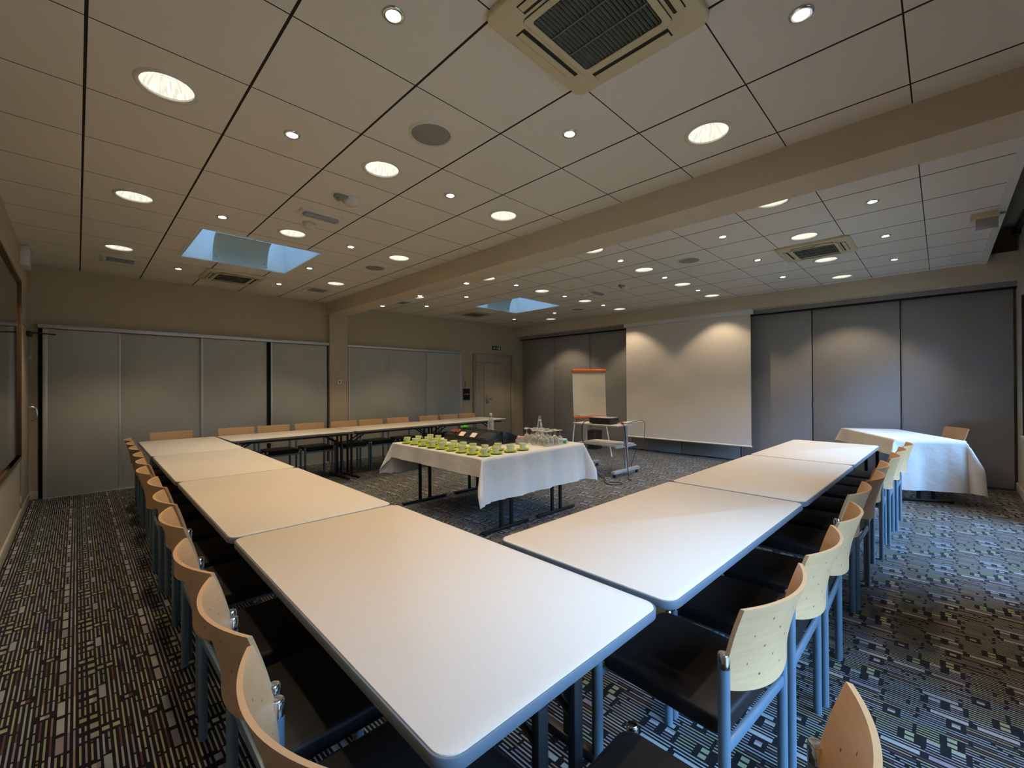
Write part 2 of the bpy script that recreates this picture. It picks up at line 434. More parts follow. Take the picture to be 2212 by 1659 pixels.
# --- ceiling: one quad per cell, round holes where downlights sit, open where skylights are
DOWN1 = [(.5, .5), (.5, 3.5), (2.5, 3.5), (4.5, .5), (.5, 6.5), (4.5, 3.5), (2.5, 6.5), (.5, 9.5), (4.5, 6.5), (4.5, 9.5)]
DOWN2 = [(a, b) for a in (-.5, 1.5, 3.5, 5.5) for b in (.5, 3.5, 6.5, 9.5)]
DOWN2 = [d for d in DOWN2 if d not in ((1.5, 9.5), (3.5, 9.5))]
SKY1 = (.86, 1.985, 5.07, 6.30); SKY2 = (5.44, 6.57, 5.20, 6.40)
RD = .115
def ceiling(name, mat, x0, x1, gx0, downs, sky):
    mb = MB(); y0, y1 = YC, YB
    xs = sorted(set([x0, x1] + [gx0 + .6 * k for k in range(-10, 20) if x0 < gx0 + .6 * k < x1]))
    ys = sorted(set([y0, y1] + [GY + PITCH * k for k in range(-5, 20) if y0 < GY + PITCH * k < y1]))
    dc = [(gx0 + .6 * a, GY + PITCH * b) for a, b in downs]
    for i in range(len(xs) - 1):
        for j in range(len(ys) - 1):
            a, b, c, d = xs[i], xs[i + 1], ys[j], ys[j + 1]
            mx, my = (a + b) / 2, (c + d) / 2
            if a < sky[1] and b > sky[0] and c < sky[3] and d > sky[2]:      # cell cut by the skylight opening
                xa = sorted({a, b, *[q for q in sky[:2] if a < q < b]}); ya = sorted({c, d, *[q for q in sky[2:] if c < q < d]})
                for p0, p1 in zip(xa, xa[1:]):
                    for q0, q1 in zip(ya, ya[1:]):
                        if sky[0] < (p0 + p1) / 2 < sky[1] and sky[2] < (q0 + q1) / 2 < sky[3]: continue
                        mb.add([(p0, q0, CEIL), (p0, q1, CEIL), (p1, q1, CEIL), (p1, q0, CEIL)], [(0, 1, 2, 3)])
                continue
            h = [q for q in dc if a < q[0] < b and c < q[1] < d]
            if not h:
                mb.add([(a, c, CEIL), (a, d, CEIL), (b, d, CEIL), (b, c, CEIL)], [(0, 1, 2, 3)]); continue
            cx, cy = h[0]; n = 24; inn = []; out = []
            for k in range(n):
                t = 2 * pi * (k + .5) / n; dx, dy = cos(t), sin(t)
                inn.append((cx + RD * dx, cy + RD * dy, CEIL))
                s_ = min(((b - cx) / dx if dx > 0 else (a - cx) / dx) if abs(dx) > 1e-9 else 9, ((d - cy) / dy if dy > 0 else (c - cy) / dy) if abs(dy) > 1e-9 else 9)
                out.append((cx + s_ * dx, cy + s_ * dy, CEIL))
            fs = [(k, (k + 1) % n, n + (k + 1) % n, n + k) for k in range(n)]
            vs = inn + out
            for q, (X, Y) in enumerate(((b, d), (a, d), (a, c), (b, c))):   # corner triangles
                best = [k for k in range(n) if True]
                k = min(range(n), key=lambda k: -min((1 if abs(out[k][0] - X) < 1e-6 or abs(out[k][1] - Y) < 1e-6 else 0, 0)) + hypot((out[k][0] + out[(k + 1) % n][0]) / 2 - X, (out[k][1] + out[(k + 1) % n][1]) / 2 - Y))
                vs.append((X, Y, CEIL)); fs.append((n + k, n + (k + 1) % n, len(vs) - 1))
            mb.add(vs, fs)
    return struct(mb.build(name, mat, smooth=False))
ceiling('ceiling', M['ceil1'], XL, BEAM0, G1X, DOWN1, SKY1)
ceiling('ceiling', M['ceil2'], BEAM1, BULK, G2X, DOWN2, SKY2)

# --- walls
TOP = 3.45
def wall_with_holes_y(name, y, th, x0, x1, z0, z1, holes, mat):
    """wall in an xz plane with rectangular holes, thickness th outwards (sign)"""
    mb = MB(); xs = sorted(set([x0, x1] + [h[0] for h in holes] + [h[1] for h in holes])); zs = sorted(set([z0, z1] + [h[2] for h in holes] + [h[3] for h in holes]))
    for i in range(len(xs) - 1):
        for j in range(len(zs) - 1):
            mx, mz = (xs[i] + xs[i + 1]) / 2, (zs[j] + zs[j + 1]) / 2
            if any(h[0] < mx < h[1] and h[2] < mz < h[3] for h in holes): continue
            mb.bb(xs[i], xs[i + 1], min(y, y + th), max(y, y + th), zs[j], zs[j + 1])
    return struct(mb.build(name, mat, smooth=False))
WIN = [(.35, 2.60, .03, 2.20), (4.25, 6.55, .03, 2.44), (6.75, 7.98, .76, 2.44)]
wall_with_holes_y('wall_right', YR, -.2, XL - .1, XB + .3, 0, TOP, WIN, M['wall'])
struct(MB().bb(XL - .1, XL, YR - .2, YB + .2, 0, TOP).build('wall_left', M['wall'], smooth=False))
struct(MB().bb(XL - .1, XB + .3, YB, YB + .12, 0, TOP).build('wall_back', M['wall_dark'], smooth=False))
struct(MB().bb(XB + .06, XB + .3, YR - .2, YB + .2, 0, TOP).build('wall_far', M['wall'], smooth=False))
# blind pocket above the window wall
struct(MB().bb(XL, XB + .06, YR, YC, TOP - .06, TOP).bb(XL, XB + .06, YC, YC + .02, CEIL - .012, TOP - .06).build('trim_1', M['wall_dark'], smooth=False))
struct(MB().bb(BEAM1, BULK, YC - .012, YC + .045, CEIL - .014, CEIL - .002).build('trim_2', M['trimring'], smooth=False))
# beam, pillar, bulkhead
struct(MB().bb(BEAM0, BEAM1, YR, YB, BEAMZ, CEIL + .1).build('trim_3', M['beam'], smooth=False))
struct(MB().bb(3.262, 3.605, YB - .10, YB, 0, BEAMZ).build('trim_4', M['wall'], bevel=.004))
struct(MB().bb(BULK, XB + .06, YR, YB, BULKZ, CEIL + .1).build('trim_5', M['beam'], smooth=False))
struct(MB().bb(8.40, XB + .06, YR, YB, 2.62, BULKZ).build('trim_6', M['rail'], smooth=False))
struct(MB().bb(8.405, XB + .05, YR, YB, 2.603, 2.62).build('trim_7', M['black'], smooth=False))
# baseboards
struct(MB().bb(XL, XL + .015, YR, YB, 0, .10).build('baseboard_left', M['baseb'], bevel=.004))
struct(MB().bb(6.36, 6.74, YB - .015, YB, 0, .10).bb(XL, -.345, YB - .015, YB, 0, .10).build('baseboard_back', M['baseb'], bevel=.004))
_bb = MB()
for a, b in ((XL, .33), (2.62, 4.23), (6.57, XB)): _bb.bb(a, b, YR, YR + .018, 0, .11)
struct(_bb.build('baseboard_right', M['baseb'], bevel=.004))

# --- windows in the window wall
for k, (x0, x1, z0, z1) in enumerate(WIN):
    mb = MB(); y0, y1 = YR - .13, YR - .06
    for a, b in ((x0, x0 + .07), (x1 - .07, x1)): mb.bb(a, b, y0, y1, z0, z1)
    mb.bb(x0 + .07, x1 - .07, y0, y1, z0, z0 + .07).bb(x0 + .07, x1 - .07, y0, y1, z1 - .07, z1)
    n = (2, 2, 1)[k]
    for q in range(1, n):
        xm = x0 + (x1 - x0) * q / n; mb.bb(xm - .035, xm + .035, y0, y1, z0 + .07, z1 - .07)
    wf = struct(mb.build('window_%d' % (k + 1), M['frame_dark'], bevel=.004))
    for q in range(n):
        a = x0 + (x1 - x0) * q / n + .05; b = x0 + (x1 - x0) * (q + 1) / n - .05
        MB().bb(a, b, YR - .10, YR - .094, z0 + .05, z1 - .05).build('glass_pane', M['pane'], wf, smooth=False)
    MB().bb(x0, x1, YR - .06, YR + (.03 if z0 > .3 else .0), z0 - .03, z0).build('window_sill', M['baseb'], wf, bevel=.004)
    struct(MB().bb(x1 - .02, x1 + .012, YR - .05, YR + .004, z0, z1).build('trim_%d' % (20 + k), M['frame_dark'], bevel=.003))
    ld = bpy.data.lights.new('sky_portal', 'AREA'); ld.shape = 'RECTANGLE'; ld.size = x1 - x0; ld.size_y = z1 - z0; ld.cycles.is_portal = True
    lo = bpy.data.objects.new('sky_portal', ld); COL.objects.link(lo); lo.location = ((x0 + x1) / 2, YR - .16, (z0 + z1) / 2); lo.rotation_euler = (radians(90), 0, 0)
# curtain rail bracket in the pocket
t = thing('blind_rail', 'dark rail bracket up in the recess above the window frame', 'rail', (0, 0, 0))
MB().bb(3.5, 8.02, YR + .012, YR + .055, 3.20, 3.25).build('rail', M['frame_dark'], t, bevel=.004)
MB().bb(7.95, 8.02, YR, YR + .08, 3.18, 3.27).build('bracket', M['frame_dark'], t, bevel=.004)

# --- skylights
def skylight(sk, h, label_side, k):
    x0, x1, y0, y1 = sk; z0, z1 = CEIL - .004, CEIL + h
    wl = MB()
    for a, b, c, d in ((x0 - .03, x0, y0 - .03, y1 + .03), (x1, x1 + .03, y0 - .03, y1 + .03), (x0, x1, y0 - .03, y0), (x0, x1, y1, y1 + .03)):
        wl.bb(a, b, c, d, z0, z1)
    f = struct(wl.build('window_%d' % (4 + k), M['well'], smooth=False))
    MB().bb(x0, x1, y0, y1, z1 - .02, z1 - .012).build('glass_pane', M['pane_sky'], f, smooth=False)
    MB().ring([(x0 - .012, y0 - .012), (x1 + .012, y0 - .012), (x1 + .012, y1 + .012), (x0 - .012, y1 + .012)],
              [(x0 + .001, y0 + .001), (x1 - .001, y0 + .001), (x1 - .001, y1 - .001), (x0 + .001, y1 - .001)], CEIL - .006, CEIL + .01).build('trim_edge', M['trimring'], f, smooth=False)
    ld = bpy.data.lights.new('skylight_portal', 'AREA'); ld.shape = 'RECTANGLE'; ld.size = x1 - x0; ld.size_y = y1 - y0; ld.cycles.is_portal = True
    lo = bpy.data.objects.new('skylight_portal', ld); COL.objects.link(lo); lo.location = ((x0 + x1) / 2, (y0 + y1) / 2, z1 + .02)
    # bowed frosted glass lamp panel on the far side of the well
    xa, xb = x0 + .30, x0 + .90
    tp = thing('uplighter_panel', label_side, 'light', (0, 0, 0), group='bowed frosted light panels in the skylights')
    rows = []
    for i in range(13):
        u = i / 12; yy = y1 - .03 - .20 * u ** 1.7; zz = CEIL + .012 + .285 * sin(u * pi / 2) ** .9
        rows.append([(xa + (xb - xa) * j / 4, yy, zz) for j in range(5)])
    MB().grid(rows).build('glass_panel', M['frost'], tp, solid=.008)
    for X in (xa + .035, xb - .035):
        for i in (1, 11):
            p_ = rows[i][0]; MB().tube((X, p_[1] - .012, p_[2]), (X, p_[1] + .02, p_[2]), .012).build('bolt', M['rail'], tp)
    MB().bb(xa + .05, xb - .05, y1 - .03, y1 - .002, CEIL + .16, CEIL + .28).build('back_plate', M['rail'], tp, bevel=.005)
skylight(SKY1, .55, 'bowed frosted panel in the skylight on the near side of the beam', 0)
skylight(SKY2, .55, 'bowed frosted panel in the skylight beyond the beam', 1)

# --- sliding cupboard panels on the back wall
ZT = 2.146
def spanel(x0, x1, y, label, group, zt=ZT, lstile=.03, rstile=.03):
    t = thing('sliding_panel', label, 'sliding panel', ((x0 + x1) / 2, y, 0), group=group, kind='thing')
    hw = (x1 - x0) / 2
    MB().bb(-hw + lstile, hw - rstile, -.018, 0, .016, zt - .012).build('panel_face', M['slide'], t, bevel=.002)
    for a, b in ((-hw, -hw + lstile), (hw - rstile, hw)):
        if b - a > .001: MB().bb(a, b, -.024, .002, .012, zt - .01).build('stile', M['slide_edge'], t, bevel=.003)
    return t
GS1 = 'grey sliding panels between mirror wall and pillar'; GS2 = 'grey sliding panels between pillar and door'
spanel(-.305, .402, YB - .055, 'grey sliding panel beside the D handle and the first dark gap', GS1, lstile=.045, rstile=.002)
spanel(.395, 1.355, YB - .025, 'grey sliding panel behind the lone chair at the table corner', GS1)
spanel(1.325, 2.222, YB - .055, 'grey sliding panel just before the wide dark gap', GS1, rstile=.012)
spanel(2.292, 3.225, YB - .035, 'grey sliding panel between the wide dark gap and the pillar', GS1, rstile=.012)
spanel(3.625, 4.54, YB - .05, 'grey sliding panel next to the pillar with the switch', GS2, rstile=.012)
spanel(4.50, 5.40, YB - .025, 'middle grey sliding panel between the pillar and the double door', GS2, rstile=.02)
spanel(5.385, 6.325, YB - .05, 'grey sliding panel nearest the black wall sign', GS2, lstile=.012)
struct(MB().bb(-.345, 3.258, YB - .008, YB + .001, .0, ZT).build('trim_10', M['black'], smooth=False))
struct(MB().bb(-.345, 3.258, YB - .09, YB, ZT - .005, ZT + .045).build('trim_11', M['slide_edge'], bevel=.004))
struct(MB().bb(3.608, 6.36, YB - .085, YB, ZT - .005, ZT + .035).bb(6.328, 6.355, YB - .07, YB, 0, ZT - .005).build('trim_12', M['slide_edge'], bevel=.004))
struct(MB().bb(-.305, 3.258, YB - .085, YB, 0, .011).bb(3.61, 6.328, YB - .08, YB, 0, .011).build('trim_13', M['slide_edge'], bevel=.003))

# --- double door in the back corner
d = struct(MB().bb(6.745, 6.80, YB - .05, YB, 0, 2.17).bb(8.02, 8.10, YB - .05, YB, 0, 2.17).bb(6.80, 8.02, YB - .05, YB, 2.115, 2.17).bb(6.80, 8.02, YB - .03, YB, 1.975, 2.115).build('door_1', M['door'], bevel=.005))
MB().bb(6.805, 7.085, YB - .028, YB - .002, .005, 1.965).build('side_leaf', M['door'], d, bevel=.004)
lf = MB().bb(7.095, 8.015, YB - .028, YB - .002, .005, 1.965).build('door_leaf', M['door'], d, bevel=.004)
MB().bb(7.13, 7.18, YB - .036, YB - .028, .95, 1.17).tube((7.155, YB - .036, 1.06), (7.155, YB - .085, 1.06), .010).path([(7.155, YB - .085, 1.06), (7.20, YB - .088, 1.06), (7.29, YB - .08, 1.055)], .010).build('door_handle', M['chrome'], lf, bevel=.002)
# --- door with D handle near the mirror wall corner
d = struct(MB().bb(XL - .001, XL + .012, 6.98, 7.05, 0, 2.16).bb(XL - .001, XL + .012, 7.93, 8.0, 0, 2.16).bb(XL - .001, XL + .012, 7.05, 7.93, 2.10, 2.16).build('door_2', M['door'], bevel=.003))
lf = MB().bb(XL - .001, XL + .008, 7.055, 7.925, .01, 2.095).build('door_leaf', M['wall'], d, bevel=.003)
MB().path([(XL + .006, 7.82, 1.00), (XL + .055, 7.82, 1.00), (XL + .078, 7.82, 1.02), (XL + .085, 7.82, 1.06), (XL + .085, 7.82, 1.10), (XL + .078, 7.82, 1.14), (XL + .055, 7.82, 1.16), (XL + .006, 7.82, 1.16)], .010).build('pull_handle', M['chrome'], lf)
cl = MB().bb(XL + .006, XL + .05, 7.62, 7.86, 2.01, 2.065).path([(XL + .05, 7.75, 2.055), (XL + .12, 7.82, 2.06), (XL + .24, 7.90, 2.058)], .009).build('door_closer', M['steel_black'], lf, bevel=.003)
MB().bb(XL + .006, XL + .045, 7.80, 7.84, 1.74, 1.78).build('door_stop', M['grey_met'], lf, bevel=.003)

# --- folding partition panels
bounds = [8.035, 6.95, 5.86, 4.77, 3.68, 2.59, 1.50, .42, -.67]
plabels = ['grey partition panel in the corner beside the double door', 'grey partition panel behind and beyond the flipchart',
           'grey partition panel standing between flipchart and projection screen', 'grey partition panel behind the door side of the screen',
           'grey partition panel behind the middle of the screen', 'grey partition panel behind the window side of the screen',
           'grey partition panel behind the clothed table, next to the screen', 'grey partition panel behind the lone chair, next to the window wall']
plabels[5] = 'grey partition panel partly hidden by the window-side edge of the screen'
plabels[6] = 'grey partition panel second from the window wall, behind the white clothed table'
for k in range(8):
    a, b = bounds[k + 1], bounds[k]
    t = thing('partition_panel', plabels[k], 'partition panel', (XB, (a + b) / 2, 0), group='grey folding partition panels', kind='thing')
    hw = (b - a) / 2
    MB().bb(-.02, .05, -hw + .008, hw - .008, .015, 2.602).build('panel_face', M['partition'], t, bevel=.003)
    MB().bb(-.028, -.02, hw - .022, hw - .008, .015, 2.602).build('edge_profile', M['rail'], t, bevel=.002)
    MB().bb(-.012, .04, -.04, .04, 0, .015).build('floor_seal', M['black'], t)

# ================================================================== CEILING FITTINGS
def light(kind, name, loc, energy, parent=None, **kw):
    ld = bpy.data.lights.new(name, kind); ld.energy = energy; ld.color = kw.pop('color', WARM)
    for k, v in kw.items(): setattr(ld, k, v)
    lo = bpy.data.objects.new(name, ld); COL.objects.link(lo)
    if parent is not None: lo.parent = parent
    lo.location = loc
    return lo
E_DOWN, E_SPOT = 44.0, 21.0
dl = None
def downlight(x, y, label):
    global dl
    if dl is None:
        t = thing('downlight', label, 'ceiling light', (x, y, CEIL), group='large round recessed ceiling lights')
        prof = [(RD, 0)] + [(RD * cos(a), .10 * sin(a)) for a in [radians(q) for q in range(12, 84, 12)]] + [(.012, .10), (0.0, .10)]
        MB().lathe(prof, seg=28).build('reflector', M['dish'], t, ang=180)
        MB().lathe([(RD - .001, .006), (RD - .002, -.005), (RD + .004, -.009), (RD + .018, -.007), (RD + .022, 0.0)], seg=32).build('trim_ring', M['trimring'], t, ang=60)
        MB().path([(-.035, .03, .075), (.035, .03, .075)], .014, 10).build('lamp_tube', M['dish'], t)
        dl = t
        light('SPOT', 'downlight_lamp', (0, 0, .050), E_DOWN, t, shadow_soft_size=.018, spot_size=radians(98), spot_blend=.42, color=(1, .77, .50))
    else: t = dup(dl, (x, y, CEIL), 0, label)
    return t
n1 = {.5: 'mirror wall', 2.5: 'middle of the near bay', 4.5: 'beam'}
lab = {(.5, .5): None}
def cnt(b, seq): return ORD[seq.index(b)]
far_rows1 = {.5: [9.5, 6.5, 3.5, .5], 2.5: [6.5, 3.5], 4.5: [9.5, 6.5, 3.5, .5]}
for a, b in DOWN1:
    where = {.5: 'near bay row by the mirror wall', 2.5: 'middle row of the near bay', 4.5: 'near bay row along the beam'}[a]
    downlight(G1X + .6 * a, GY + PITCH * b, 'large round lit recessed light, %s, %s from sliding panels' % (where, cnt(b, far_rows1[a])))
for a, b in DOWN2:
    where = {-.5: 'far bay row against the beam', 1.5: 'far bay second row from the beam', 3.5: 'far bay third row from the beam', 5.5: 'far bay row nearest the partition'}[a]
    rows = [q for p_, q in DOWN2 if p_ == a]; rows.sort(reverse=True)
    downlight(G2X + .6 * a, GY + PITCH * b, 'large round lit recessed light, %s, %s from sliding panels' % (where, cnt(b, rows)))

sp = None
def spot(x, y, z, label, e=1.0, tilt=0.0):
    global sp
    if sp is None:
        t = thing('spotlight', label, 'spotlight', (x, y, z), group='small halogen ceiling spots')
        MB().lathe([(.030, .002), (.031, -.006), (.040, -.008), (.046, -.004), (.047, .0)], seg=24).build('trim_ring', M['chrome'], t, ang=60)
        MB().lathe([(.0, -.0075), (.018, -.007), (.030, -.004), (.031, -.001)], seg=20).build('lamp', M['lampface'], t, ang=180)
        sp = t
        light('SPOT', 'spot_lamp', (0, 0, -.012), E_SPOT * e, t, spot_size=radians(84), spot_blend=.5, shadow_soft_size=.03)
    else:
        t = dup(sp, (x, y, z), 0, label)
        if e != 1.0:
            for ch in t.children:
                if ch.type == 'LIGHT': ch.data = ch.data.copy(); ch.data.energy = E_SPOT * e; ch.rotation_euler = (0, radians(-tilt), 0)
    return t
for a in (1.5, 3.5):
    ys_ = [10.5, 6.5, 3.5, 1.5, -.5] if a == 1.5 else [10.5, 8.5, 6.5, 3.5, 1.5, -.5]  # last spot of the mirror-wall row is out of view, added for illumination
    for b in ys_:
        spot(G1X + .6 * a, GY + PITCH * b, CEIL, 'small lit ceiling spot, near bay row %s, %s from the sliding panels' % ('nearer the mirror wall' if a == 1.5 else 'nearer the beam', cnt(b, ys_)))
for a in (.5, 2.5, 4.5):
    ys_ = [10.5, 8.5, 6.5, 3.5, 1.5, -.5]
    if a == 2.5: ys_ = [6.5, 3.5, 1.5, -.5]
    for b in ys_:
        spot(G2X + .6 * a, GY + PITCH * b, CEIL, 'small lit ceiling spot, far bay row %s, %s from the sliding panels' % ({.5: 'nearest the beam', 2.5: 'in the middle', 4.5: 'nearest the partition'}[a], cnt(b, ys_)), 1.0)
for k, (x, y) in enumerate(((3.535, 6.50), (3.535, 5.40), (3.535, 4.33))):
    spot(x, y, BEAMZ, 'small lit spot under the beam edge, %s from the pillar' % ORD[k], .4)

# round speakers
s0 = None
for a, b, x0, lb in ((2.5, 2.5, G1X, 'round grey ceiling speaker near the air conditioner and cream grille'), (4.5, 7.5, G1X, 'round grey ceiling speaker next to the beam near the pillar'),
                     (1.5, 2.5, G2X, 'round grey ceiling speaker beyond the beam, by the far air conditioner'), (4.5, 7.5, G2X, 'round grey ceiling speaker between the far skylight and screen')):
    p_ = (x0 + .6 * a, GY + PITCH * b, CEIL)
    if s0 is None:
        s0 = thing('ceiling_speaker', lb, 'speaker', p_, group='round ceiling speakers')
        MB().lathe([(0, -.012), (.06, -.0115), (.112, -.008), (.118, -.004)], seg=32).build('grille', M['spk'], s0, ang=180)
        MB().lathe([(.116, -.002), (.120, -.010), (.130, -.008), (.135, 0)], seg=32).build('rim', M['trimring'], s0, ang=60)
    else: dup(s0, p_, 0, lb)

# air conditioning cassettes
def cassette():
    t = thing('air_conditioner', '', 'air conditioner', (0, 0, CEIL), group='ceiling air conditioner cassettes')
    H = .335
    body = MB()
    o_ = rrect(.68, .68, .05); i_ = rrect(.44, .44, .02)
    body.ring(o_, i_, -.030, 0)
    body.build('panel', M['cream_ac'], t, bevel=.010, seg=3)
    MB().bb(-.23, .23, -.23, .23, -.012, -.004).build('filter', M['ac_dark'], t)
    g = MB().ring(rrect(.434, .434, .02), rrect(.385, .385, .015), -.034, -.016)
    for k in range(22):
        yy = -.185 + .37 * k / 21
        g.box((0, yy, -.024), (.388, .0055, .013), mat=Matrix.Rotation(radians(25), 3, 'X'))
    for xx in (-.065, .065): g.bb(xx - .0035, xx + .0035, -.19, .19, -.034, -.018)
    g.build('intake_grille', M['ac_slat'], t)
    MB().ring(rrect(.446, .446, .022), rrect(.386, .386, .015), -.036, -.030).build('grille_frame', M['cream_ac'], t, bevel=.003)
    for k in range(4):
        rot = Matrix.Rotation(k * pi / 2, 3, 'Z')
        def tr(q): v = rot @ Vector(q); return (v.x, v.y, v.z)
        mb = MB(); m2 = MB()
        def quad(m_, x0, x1, y0, y1, z0, z1):
            vs = [tr(q) for q in ((x0, y0, z0), (x1, y0, z0), (x1, y1, z0), (x0, y1, z0), (x0, y0, z1), (x1, y0, z1), (x1, y1, z1), (x0, y1, z1))]
            m_.add(vs, [(3, 2, 1, 0), (4, 5, 6, 7), (0, 1, 5, 4), (1, 2, 6, 5), (2, 3, 7, 6), (3, 0, 4, 7)])
        quad(mb, -.19, .19, .240, .290, -.0315, -.028)
        so = mb.build('air_slot', M['ac_dark'], t)
        quad(m2, -.185, .185, .256, .286, -.036, -.0325)
        m2.build('louver', M['cream_ac'], so, bevel=.001)
    bd = MB().bb(-.225, -.195, -.02, .02, -.037, -.0355).build('badge', M['rail'], t)
    return t
c0 = cassette(); c0['label'] = 'large cream air conditioner cassette above the nearest tables'
c0.location = (G1X + 1.5, GY + PITCH * .5, CEIL)
dup(c0, (G1X + 1.5, GY + PITCH * 10.5, CEIL), pi / 2, 'cream air conditioner cassette between the near skylight and sliding panels')
dup(c0, (G2X + 1.5, GY + PITCH * .5, CEIL), 0, 'cream air conditioner cassette beyond the beam, near the window wall')
dup(c0, (G2X + 1.5, GY + PITCH * 10.5, CEIL), 0, 'cream air conditioner cassette between the far skylight and the sliding panels')

# slotted air vents
v0 = None
for x, y, lb in ((.37, 7.03, 'slotted ceiling air vent nearest the mirror wall'), (2.70, 7.03, 'slotted ceiling air vent on the near side of the beam by the pillar'),
                 (4.17, 7.03, 'slotted ceiling air vent just beyond the beam'), (7.78, 7.08, 'slotted ceiling air vent in the corner above the double door')):
    if v0 is None:
        v0 = thing('air_vent', lb, 'vent', (x, y, CEIL), group='slotted ceiling vents')
        MB().ring(rrect(.36, .36, .01), rrect(.25, .25, .005), -.010, 0).build('frame', M['trimring'], v0, bevel=.003)
        MB().bb(-.126, .126, -.126, .126, -.003, -.001).build('duct', M['ac_dark'], v0)
        g = MB()
        for k in range(6): g.box((0, -.10 + .04 * k, -.006), (.25, .022, .003), mat=Matrix.Rotation(radians(30), 3, 'X'))
        g.build('slats', M['trimring'], v0)
    else: dup(v0, (x, y, CEIL), 0, lb)

# sensors, smoke detectors and emergency lights
sd = None
for (xa, ya), lb in (((1.545, 4.22), 'near the skylight on the camera side of the beam'), ((6.05, 4.28), 'beyond the beam near the far skylight')):
    if sd is None:
        sd = thing('smoke_detector', '', 'smoke detector', (xa, ya, CEIL), group='smoke detectors')
        MB().lathe([(.058, 0), (.058, -.012), (.050, -.016)], seg=24).build('base', M['cream_ac'], sd)
        MB().lathe([(.048, -.014), (.046, -.034), (.034, -.046), (0, -.048)], seg=24).build('dome', M['trimring'], sd, ang=60)
        sd['label'] = 'small round cream smoke detector ' + lb
    else: dup(sd, (xa, ya, CEIL), 0, 'small round cream smoke detector ' + lb)
em = None
for (xa, ya), lb in (((1.545, 3.94), 'long flat emergency light on the ceiling before the beam'), ((6.05, 4.01), 'long flat emergency light on the ceiling beyond the beam')):
    if em is None:
        em = thing('emergency_light', lb, 'emergency light', (xa, ya, CEIL + .004), group='flat ceiling emergency lights')
        MB().prism(rrect(.36, .13, .02), -.022, 0).build('base', M['trimring'], em, bevel=.005)
        MB().prism(rrect(.31, .085, .03), -.042, -.020).build('diffuser', M['clearpl'], em, bevel=.012, seg=3)
    else: dup(em, (xa, ya, CEIL + .004), 0, lb)
ms = None
for (xa, ya), lb in (((1.545, 3.44), 'grey oval detector on the ceiling before the beam'), ((5.98, 3.50), 'grey oval detector on the ceiling beyond the beam')):
    if ms is None:
        ms = thing('ceiling_detector', lb, 'detector', (xa, ya, CEIL), group='oval ceiling detectors')
        MB().prism(rrect(.19, .085, .04), -.020, 0).build('base', M['rail'], ms, bevel=.004)
        MB().lathe([(.062, 0), (.062, -.03), (.05, -.045), (0, -.052)], c=(.05, 0, 0), seg=24).build('dome', M['white'], ms, ang=60)
        MB().tube((-.058, 0, -.018), (-.066, 0, -.038), .020).build('sensor_eye', M['rail'], ms)
    else: dup(ms, (xa, ya, CEIL), 0, lb)
t = thing('exit_block', 'white emergency block hung at the ceiling edge by the window wall', 'emergency light', (5.83, -.30, CEIL))
MB().bb(-.06, .06, -.08, .10, -.055, 0).build('housing', M['cream_ac'], t, bevel=.006)
MB().bb(-.055, -.045, -.07, .07, -.15, -.055).build('sign_plate', M['clearpl'], t, bevel=.003)
MB().tube((0, -.085, -.02), (0, -.115, -.02), .012).build('cable_gland', M['rail'], t)
t = thing('wall_box', 'white box high on the mirror wall under the ceiling', 'box', (XL, 7.12, 2.82))
MB().bb(0, .065, -.15, .15, -.10, .10).build('housing', M['white'], t, bevel=.006)
MB().bb(-.0, .068, -.152, .152, -.108, -.098).build('lower_lip', M['trimring'], t, bevel=.002)

# ================================================================== WALL THINGS
t = thing('wall_mirror', 'large framed mirror on the wall beside the tables', 'mirror', (XL, 5.66, 0))
MB().bb(.004, .012, -1.05, 1.05, .69, 2.47).build('mirror_glass', M['mirror'], t, smooth=False)
fr = MB()
for a, b, c, d_ in ((-1.09, 1.09, .66, .70), (-1.09, 1.09, 2.46, 2.50), (-1.09, -1.05, .70, 2.46), (1.05, 1.09, .70, 2.46)):
    fr.bb(.0, .028, a, b, c, d_)
fr.build('frame', M['brown'], t, bevel=.004)
t = thing('light_switch', 'small white light switch on the pillar', 'switch', (3.44, YB - .10, 1.475))
MB().bb(-.042, .042, -.010, 0, -.042, .042).build('plate', M['white'], t, bevel=.003)
MB().bb(-.013, .013, -.014, -.009, -.013, .013).build('button', M['ac_dark'], t, bevel=.002)
t = thing('thermostat', 'small beige thermostat above the black wall sign', 'thermostat', (6.53, YB + .003, 1.42))
MB().bb(-.035, .035, -.022, 0, -.045, .045).build('housing', M['wall'], t, bevel=.006)
MB().lathe([(.0, .008), (.016, .007), (.018, 0)], seg=16).build('dial', M['trimring'], t).rotation_euler = (radians(90), 0, 0)
t.children[-1].location = (0, -.022, .005)
t = thing('wall_sign', 'black rectangular wall sign with a pale line of text beside the door', 'sign', (6.545, YB, 1.19))
MB().bb(-.105, .105, -.012, 0, -.135, .135).build('plate', M['sign_black'], t, bevel=.003)
tx = MB()
xx = -.075
for k, wd in enumerate((.016, .012, .018, .010, .016, .014, .017, .012)):
    tx.bb(xx, xx + wd, -.0135, -.0118, -.010 + (.003 if k % 3 else 0), .010); xx += wd + .005
tx.build('lettering', M['slide_edge'], t)
t = thing('exit_sign', 'small dark green emergency exit sign above the double door', 'sign', (7.53, YB, 2.345))
MB().bb(-.145, .145, -.02, 0, -.05, .05).build('plate', M['green_sign'], t, bevel=.003)
pic = MB()
pic.add([(-.118, -.0215, 0), (-.085, -.0215, -.03), (-.085, -.0215, -.012), (-.055, -.0215, -.012), (-.055, -.0215, .012), (-.085, -.0215, .012), (-.085, -.0215, .03)], [(0, 1, 2, 3, 4, 5, 6)])
pic.bb(.055, .115, -.022, -.0205, -.035, .035)
pic.build('pictogram', M['sign_white'], t, smooth=False)
pr = MB()   # running figure
